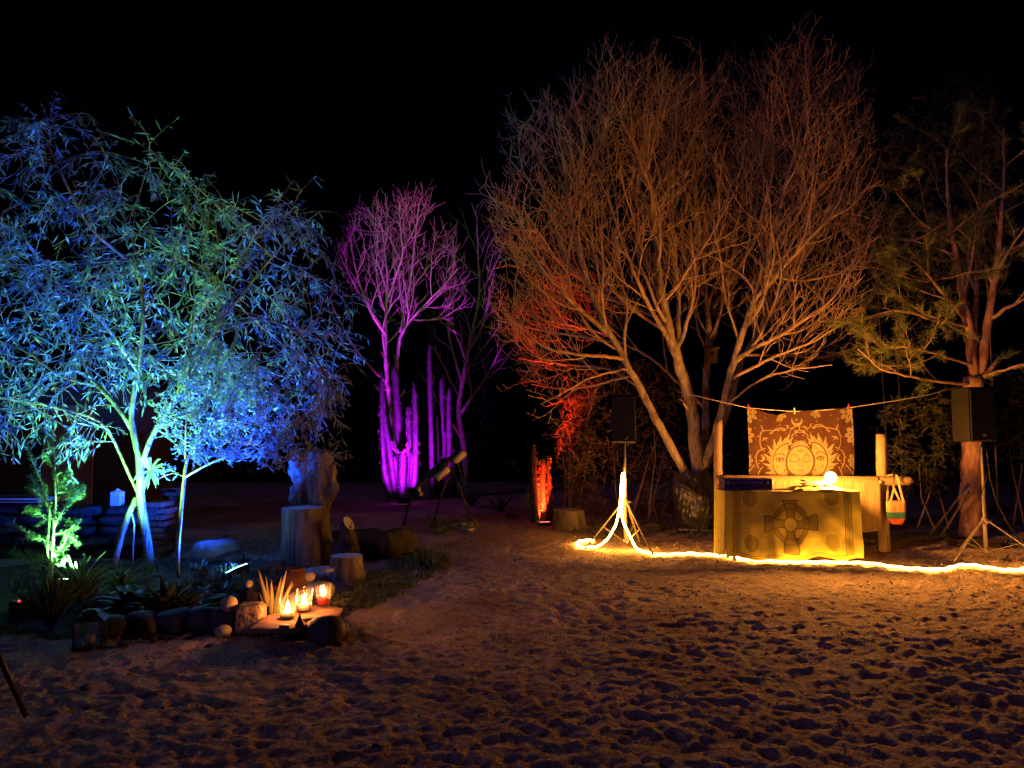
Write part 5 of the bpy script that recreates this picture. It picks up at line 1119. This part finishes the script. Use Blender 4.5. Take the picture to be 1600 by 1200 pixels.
for (sp, lab, lab2, wm, wh, pw) in jar_spots:
    c = G(*sp, zt_); c = c + A(0, .02, .003); t = thing('glass_jar', lab, 'glass jar', tuple(c), 0, 'glass candle jars')
    MB().lathe([(.001, 0), (.050, 0), (.056, .01), (.058, .09), (.062, .172)], c, 32, False).build('wall', M['glass'], t); MB().lathe([(.001, .006), (.048, .006), (.052, .012), (.001, .012)], c, 32, False).build('bottom', M['glass'], t)
    q = MB(); aa = np.linspace(0, 2 * pi, 33); q.tube(np.stack([c[0] + .062 * np.cos(aa), c[1] + .062 * np.sin(aa), 0 * aa + c[2] + .172], 1), .0022, 6, cap=False); q.build('rim', M['glass'], t)
    cdl = thing('candle', lab2, 'candle', (c[0], c[1], c[2] + .014), 0, 'candles in the glass jars')
    rw = .038 if wm == 'waxw' else .044
    MB().lathe([(.001, .0), (rw, .0), (rw * 1.03, wh * .9), (rw * .85, wh), (.001, wh * .93)], c + A(0, 0, .014), 24).build('wax', M[wm], cdl); q = MB(); q.tube([c + A(0, 0, .014 + wh * .9), c + A(.001, 0, .022 + wh)], .0012, 5); q.build('wick', M['dark'], cdl)
    fb = c + A(0, 0, .018 + wh); MB().lathe([(.001, -.004), (.011, .004), (.0165, .016), (.013, .034), (.005, .056), (.0004, .07)], fb, 14).build('flame', emit('flame_glow', (1, .31, .065), 300 * pw), cdl)
c = G(468, 978, zt_); m = MB(); m.lathe([(.034, 0), (.026, .02), (.012, .055), (.003, .082)], c + A(.0, -.0, .003), 7); tag(m.build('pointed_stone', M['stoned'], None, c), 'small dark pointed stone standing before the candle jars', 'stone')
c = G(485, 969, zt_); m = MB(); m.rock(c + A(.0, .0, .010), (.13, .045, .02), 3, .08, .9, .15); tag(m.build('carved_shell', M['cream'], None, c), 'small pale oval shell lying before the candle jars', 'shell')
c = G(440, 984, zt_); tag(MB().rock(c + A(0, .06, .008), (.075, .05, .02), 5, .1, .8).build('flat_pebble', M['stoned'], None, c), 'small flat dark pebble in front of the left glass jar', 'stone')
# round stones and blocks
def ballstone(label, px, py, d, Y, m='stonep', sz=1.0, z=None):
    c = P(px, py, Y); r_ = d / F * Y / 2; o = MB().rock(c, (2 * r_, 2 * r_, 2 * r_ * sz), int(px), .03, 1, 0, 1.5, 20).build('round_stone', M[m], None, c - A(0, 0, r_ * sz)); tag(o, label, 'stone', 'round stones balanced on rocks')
Yb = 5.55
b_k = G(384, 994); Yb = b_k[1] + .1
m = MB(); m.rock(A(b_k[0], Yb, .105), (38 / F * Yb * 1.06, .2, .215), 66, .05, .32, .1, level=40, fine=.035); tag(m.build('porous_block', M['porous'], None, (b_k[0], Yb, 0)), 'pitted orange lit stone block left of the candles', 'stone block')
ballstone('large round stone balanced on the pitted block', 358, 944, 25, Yb - .02); ballstone('egg shaped stone on the sand at the foot of the pitted block', 349, 986, 25, Yb - .12, sz=.75)
rockat('rock', 'dark rock under the large round stone', 345, 992, 46, 42, 67, 'stoned', .8, .12, .02, dep=.8)
rockat('boulder', 'angular boulder with orange lit face behind the pitted block', 405, 975, 50, 55, 70, 'stone', .7, .16, .05, dep=.9)
rockat('boulder', 'slanting brown boulder topped by the small round stone', 392, 962, 52, 44, 71, 'stone', .7, .2, .05, dep=.8)
ballstone('small round stone balanced on the slanting boulder', 389, 912, 12, 6.0)
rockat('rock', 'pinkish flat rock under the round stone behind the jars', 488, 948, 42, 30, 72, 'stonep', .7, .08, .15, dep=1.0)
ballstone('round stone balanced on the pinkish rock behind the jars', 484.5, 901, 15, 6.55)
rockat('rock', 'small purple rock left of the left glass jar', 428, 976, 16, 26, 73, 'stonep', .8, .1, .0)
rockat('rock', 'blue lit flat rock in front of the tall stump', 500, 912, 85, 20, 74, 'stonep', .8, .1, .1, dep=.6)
rockat('rock', 'small oval pebble lying on the blue lit flat rock', 509, 897, 14, 7, 75, 'stonep', 1, .05, .1, Y=6.9)
rockat('boulder', 'big angular blue lit boulder left of the blue floodlight', 318, 890, 72, 42, 76, 'stonem', .7, .12, .2, dep=.7)
rockat('rock', 'rounded blue lit rock right of the blue floodlight', 403, 908, 48, 26, 77, 'stone', .8, .12, .1)
rockat('rock', 'small rock directly behind the blue floodlight', 345, 893, 40, 22, 78, 'stone', .8, .15, .2)
for k, (px, py, w_, h_, lb) in enumerate(((160, 1000, 60, 30, 'dark edging rock just right of the lantern'), (212, 996, 56, 34, 'dark edging rock, second to the right of the lantern'), (262, 994, 58, 36, 'dark edging rock between two bromeliads'), (308, 992, 50, 40, 'dark tall edging rock left of the round stones'))):
    rockat('rock', lb, px, py, w_, h_, 100 + k, 'stoned', .8, .14, .05, dep=.8)
for k, (px, py, w_, lb) in enumerate(((190, 1010, 16, 'pebble on the sand right of the lantern'), (238, 1003, 12, 'small pebble on the sand before the dark edging rocks'), (325, 1012, 11, 'tiny pebble on the sand below the egg shaped stone'), (130, 1078, 14, 'lone pebble on the dark sand below the lantern'))): rockat('pebble', lb, px, py, w_, w_ * .6, 120 + k, 'stone', cat='stone')
# clay pot, aloe, bromeliads, grasses
c = G(456, 938) + A(0, .12, 0); cp_ = thing('clay_pot', 'round bellied dark clay pot behind the aloe', 'pot', tuple(c)); MB().lathe([(.06, 0), (.10, .03), (.135, .10), (.13, .17), (.09, .22), (.068, .235)], c, 28, True).build('body', M['clay'], cp_); MB().lathe([(.066, .234), (.075, .25), (.088, .262), (.083, .268), (.06, .25), (.06, .20)], c, 28, False).build('rim', M['clay'], cp_)
al = thing('aloe', 'small upright aloe with pointed leaves left of the candle jars', 'aloe', tuple(G(424, 972))); lv = MB(); YA = 5.85
for bx, by, tx, ty, wd_ in ((418, 948, 403, 888, .035), (420, 945, 415, 898, .02), (424, 965, 424, 905, .045), (430, 965, 448, 890, .04), (434, 958, 457, 908, .02), (438, 948, 459, 911, .022), (428, 960, 440, 900, .03), (415, 955, 405, 925, .025)):
    a_, b_2 = P(bx, by, YA), P(tx, ty, YA + .05); q_ = np.array([a_ + (b_2 - a_) * s for s in np.linspace(0, 1, 8)]) + np.array([A((tx - bx) / 900 * s * (s - 1), 0, 0) for s in np.linspace(0, 1, 8)]); lv.tube(q_, wd_ / 2 * A(.8, 1, 1, .9, .75, .55, .3, .05), 8, flat=.45, tint=np.linspace(0, 1, 8))
lv.build('leaves', M['aloe'], al)
rosette('bromeliad', 'dark bromeliad with broad arching leaves left of the trunk', 'bromeliad', G(205, 965), 28, .42, .11, 5, rise=(.5, 1.3), droop=1.5); rosette('bromeliad', 'bromeliad with upright reddish centre leaves before the trunk', 'bromeliad', G(258, 968), 28, .42, .085, 6, rise=(.5, 1.45), droop=.7)
rosette('bromeliad', 'spreading bromeliad with blue lit leaf before the young tree', 'bromeliad', G(292, 965), 24, .48, .075, 7, rise=(.3, 1.1), droop=.9); rosette('bromeliad', 'small bromeliad beside the big blue boulder', 'bromeliad', G(345, 945), 22, .36, .05, 8, rise=(.3, 1.1), droop=.9)
rosette('spider_grass', 'arching green strap grass right of the conifer sapling', 'grass plant', G(128, 945), 60, .5, .022, 9, m='grass', rise=(.9, 1.5), droop=1.3); rosette('agave', 'bluish pointed agave behind the green strap grass', 'agave', G(118, 925), 16, .45, .06, 10, rise=(.7, 1.4), droop=.3)
rosette('strap_plant', 'low leaved strap plant at the foot of the leafy tree', 'plant', G(190, 925), 34, .36, .04, 12, m='grass', rise=(.4, 1.3), droop=1.1)
rosette('tussock', 'dark spiky tussock behind the lantern', 'plant', G(78, 985), 190, .45, .016, 11, m='strap', rise=(.9, 1.55), droop=.25)
def tufts(name, label, spots, seed, hh=(.05, .12), per=26, m='grass', kind='stuff', wid=.006):
    rng = np.random.RandomState(seed); B, D_, LL = [], [], []
    for (x, y, r_) in spots:
        n = per; a = rng.uniform(0, 6.28, n); rr_ = rng.rand(n) ** .5 * r_; B.append(np.stack([x + rr_ * np.cos(a), y + rr_ * np.sin(a), gz(x + rr_ * np.cos(a), y + rr_ * np.sin(a)) - .004], 1)); D_.append(nrm(rng.normal(0, .5, (n, 3)) + A(0, 0, 1))); LL.append(rng.uniform(*hh, n))
    B = np.concatenate(B); o = MB().leaves(B, np.concatenate(D_), rng.normal(0, 1, (len(B), 3)), np.concatenate(LL), wid, rng.rand(len(B))).build(name, M[m], None, tuple(B[0]), smooth=False); tag(o, label, 'vegetation', None, kind); return o
rng = np.random.RandomState(77)
def scatter(poly, n):
    poly = np.array(poly, float); lo, hi = poly.min(0), poly.max(0); out = []
    while len(out) < n:
        q = rng.uniform(lo, hi); 
        if in_poly(np.array([q[0]]), np.array([q[1]]), poly)[0]: g_ = G(*q); out.append((g_[0], g_[1], .06))
    return out
tufts('grass', 'low grass and weeds growing beside the fallen log', scatter([(560, 905), (600, 890), (640, 862), (680, 870), (695, 890), (650, 915), (600, 940), (550, 960), (545, 925)], 210), 1, (.025, .07), 14, wid=.024)
tufts('weeds', 'taller bright weeds right of the fallen log', scatter([(645, 865), (690, 875), (690, 892), (655, 890)], 40), 2, (.08, .22), 12, wid=.028)
tufts('weeds', 'dry weeds on the ground below the inversion table', scatter([(670, 815), (740, 812), (750, 830), (680, 835)], 40), 3, (.05, .16), 12, wid=.024)
tufts('grass', 'green lit lawn patch at the far left', scatter([(-60, 972), (48, 965), (50, 990), (-60, 1000)], 120), 4, (.02, .05), 30)
tufts('grass', 'small leafy ground cover between the garden rocks', scatter([(110, 980), (300, 968), (430, 935), (540, 930), (540, 960), (380, 960), (290, 985)], 90), 5, (.03, .09), 18, wid=.01)
tufts('ground_cover', 'leafy ground cover growing over the rock garden soil', scatter([(20, 905), (340, 885), (520, 900), (540, 930), (430, 930), (290, 960), (100, 975), (20, 965)], 190), 15, (.05, .16), 16, wid=.024, m='strap')
tufts('weeds', 'dark sparse undergrowth along the back of the clearing', scatter([(760, 812), (870, 812), (1000, 826), (1120, 828), (1350, 836), (1600, 846), (1640, 856), (1340, 848), (1000, 838), (760, 826)], 240), 6, (.03, .09), 12, wid=.01)
tufts('grass', 'lone dark tuft of dry grass in the middle of the sand', [(G(800 + k * 14, 1000)[0], G(800, 1000 + k * 2)[1], .06) for k in (-2, -1, 0, 1, 2)], 7, (.02, .055), 14)
# dead leaves and grit strewn over the sand
n = 8000; bx = rng.uniform(-6, 8, n); by = 3 + 10 * rng.rand(n) ** .6; dens = rng.rand(n) < np.interp(by, [3, 7.5, 9, 13], [.16, .4, .9, 1]); bx, by = bx[dens], by[dens]; n = len(bx)
B = np.stack([bx, by, gz(bx, by) + .006], 1); o = MB().leaves(B, nrm(rng.normal(0, 1, (n, 3)) * A(1, 1, .3)), rng.normal(0, .5, (n, 3)) + A(0, 0, 1), rng.uniform(.02, .055, n), rng.uniform(.01, .028, n), rng.rand(n), fold=.4).build('leaf_litter', M['litter'], None, (0, 8, 0), smooth=False); tag(o, 'dead leaves strewn thinly over the sandy ground', 'leaf litter', None, 'stuff')
n = 2600; bx = rng.uniform(-5, 7, n); by = 2.2 + 9 * rng.rand(n); m = MB(); tpl = MB().rock((0, 0, 0), (1, 1, 1), 3, .2, .8, level=5); tv, tf = tpl.v[0], tpl.f[0]
for i in range(n): s = rng.uniform(.004, .014) * (1 + 1.5 * (rng.rand() < .06)); m.add(tv * s * A(1, rng.uniform(.6, 1), .6) + A(bx[i], by[i], float(gz(bx[i], by[i])) + s * .15), [tf])
o = m.build('gravel', M['stone'], None, (0, 6, 0)); tag(o, 'small grit and pebbles scattered over the sand', 'gravel', None, 'stuff')
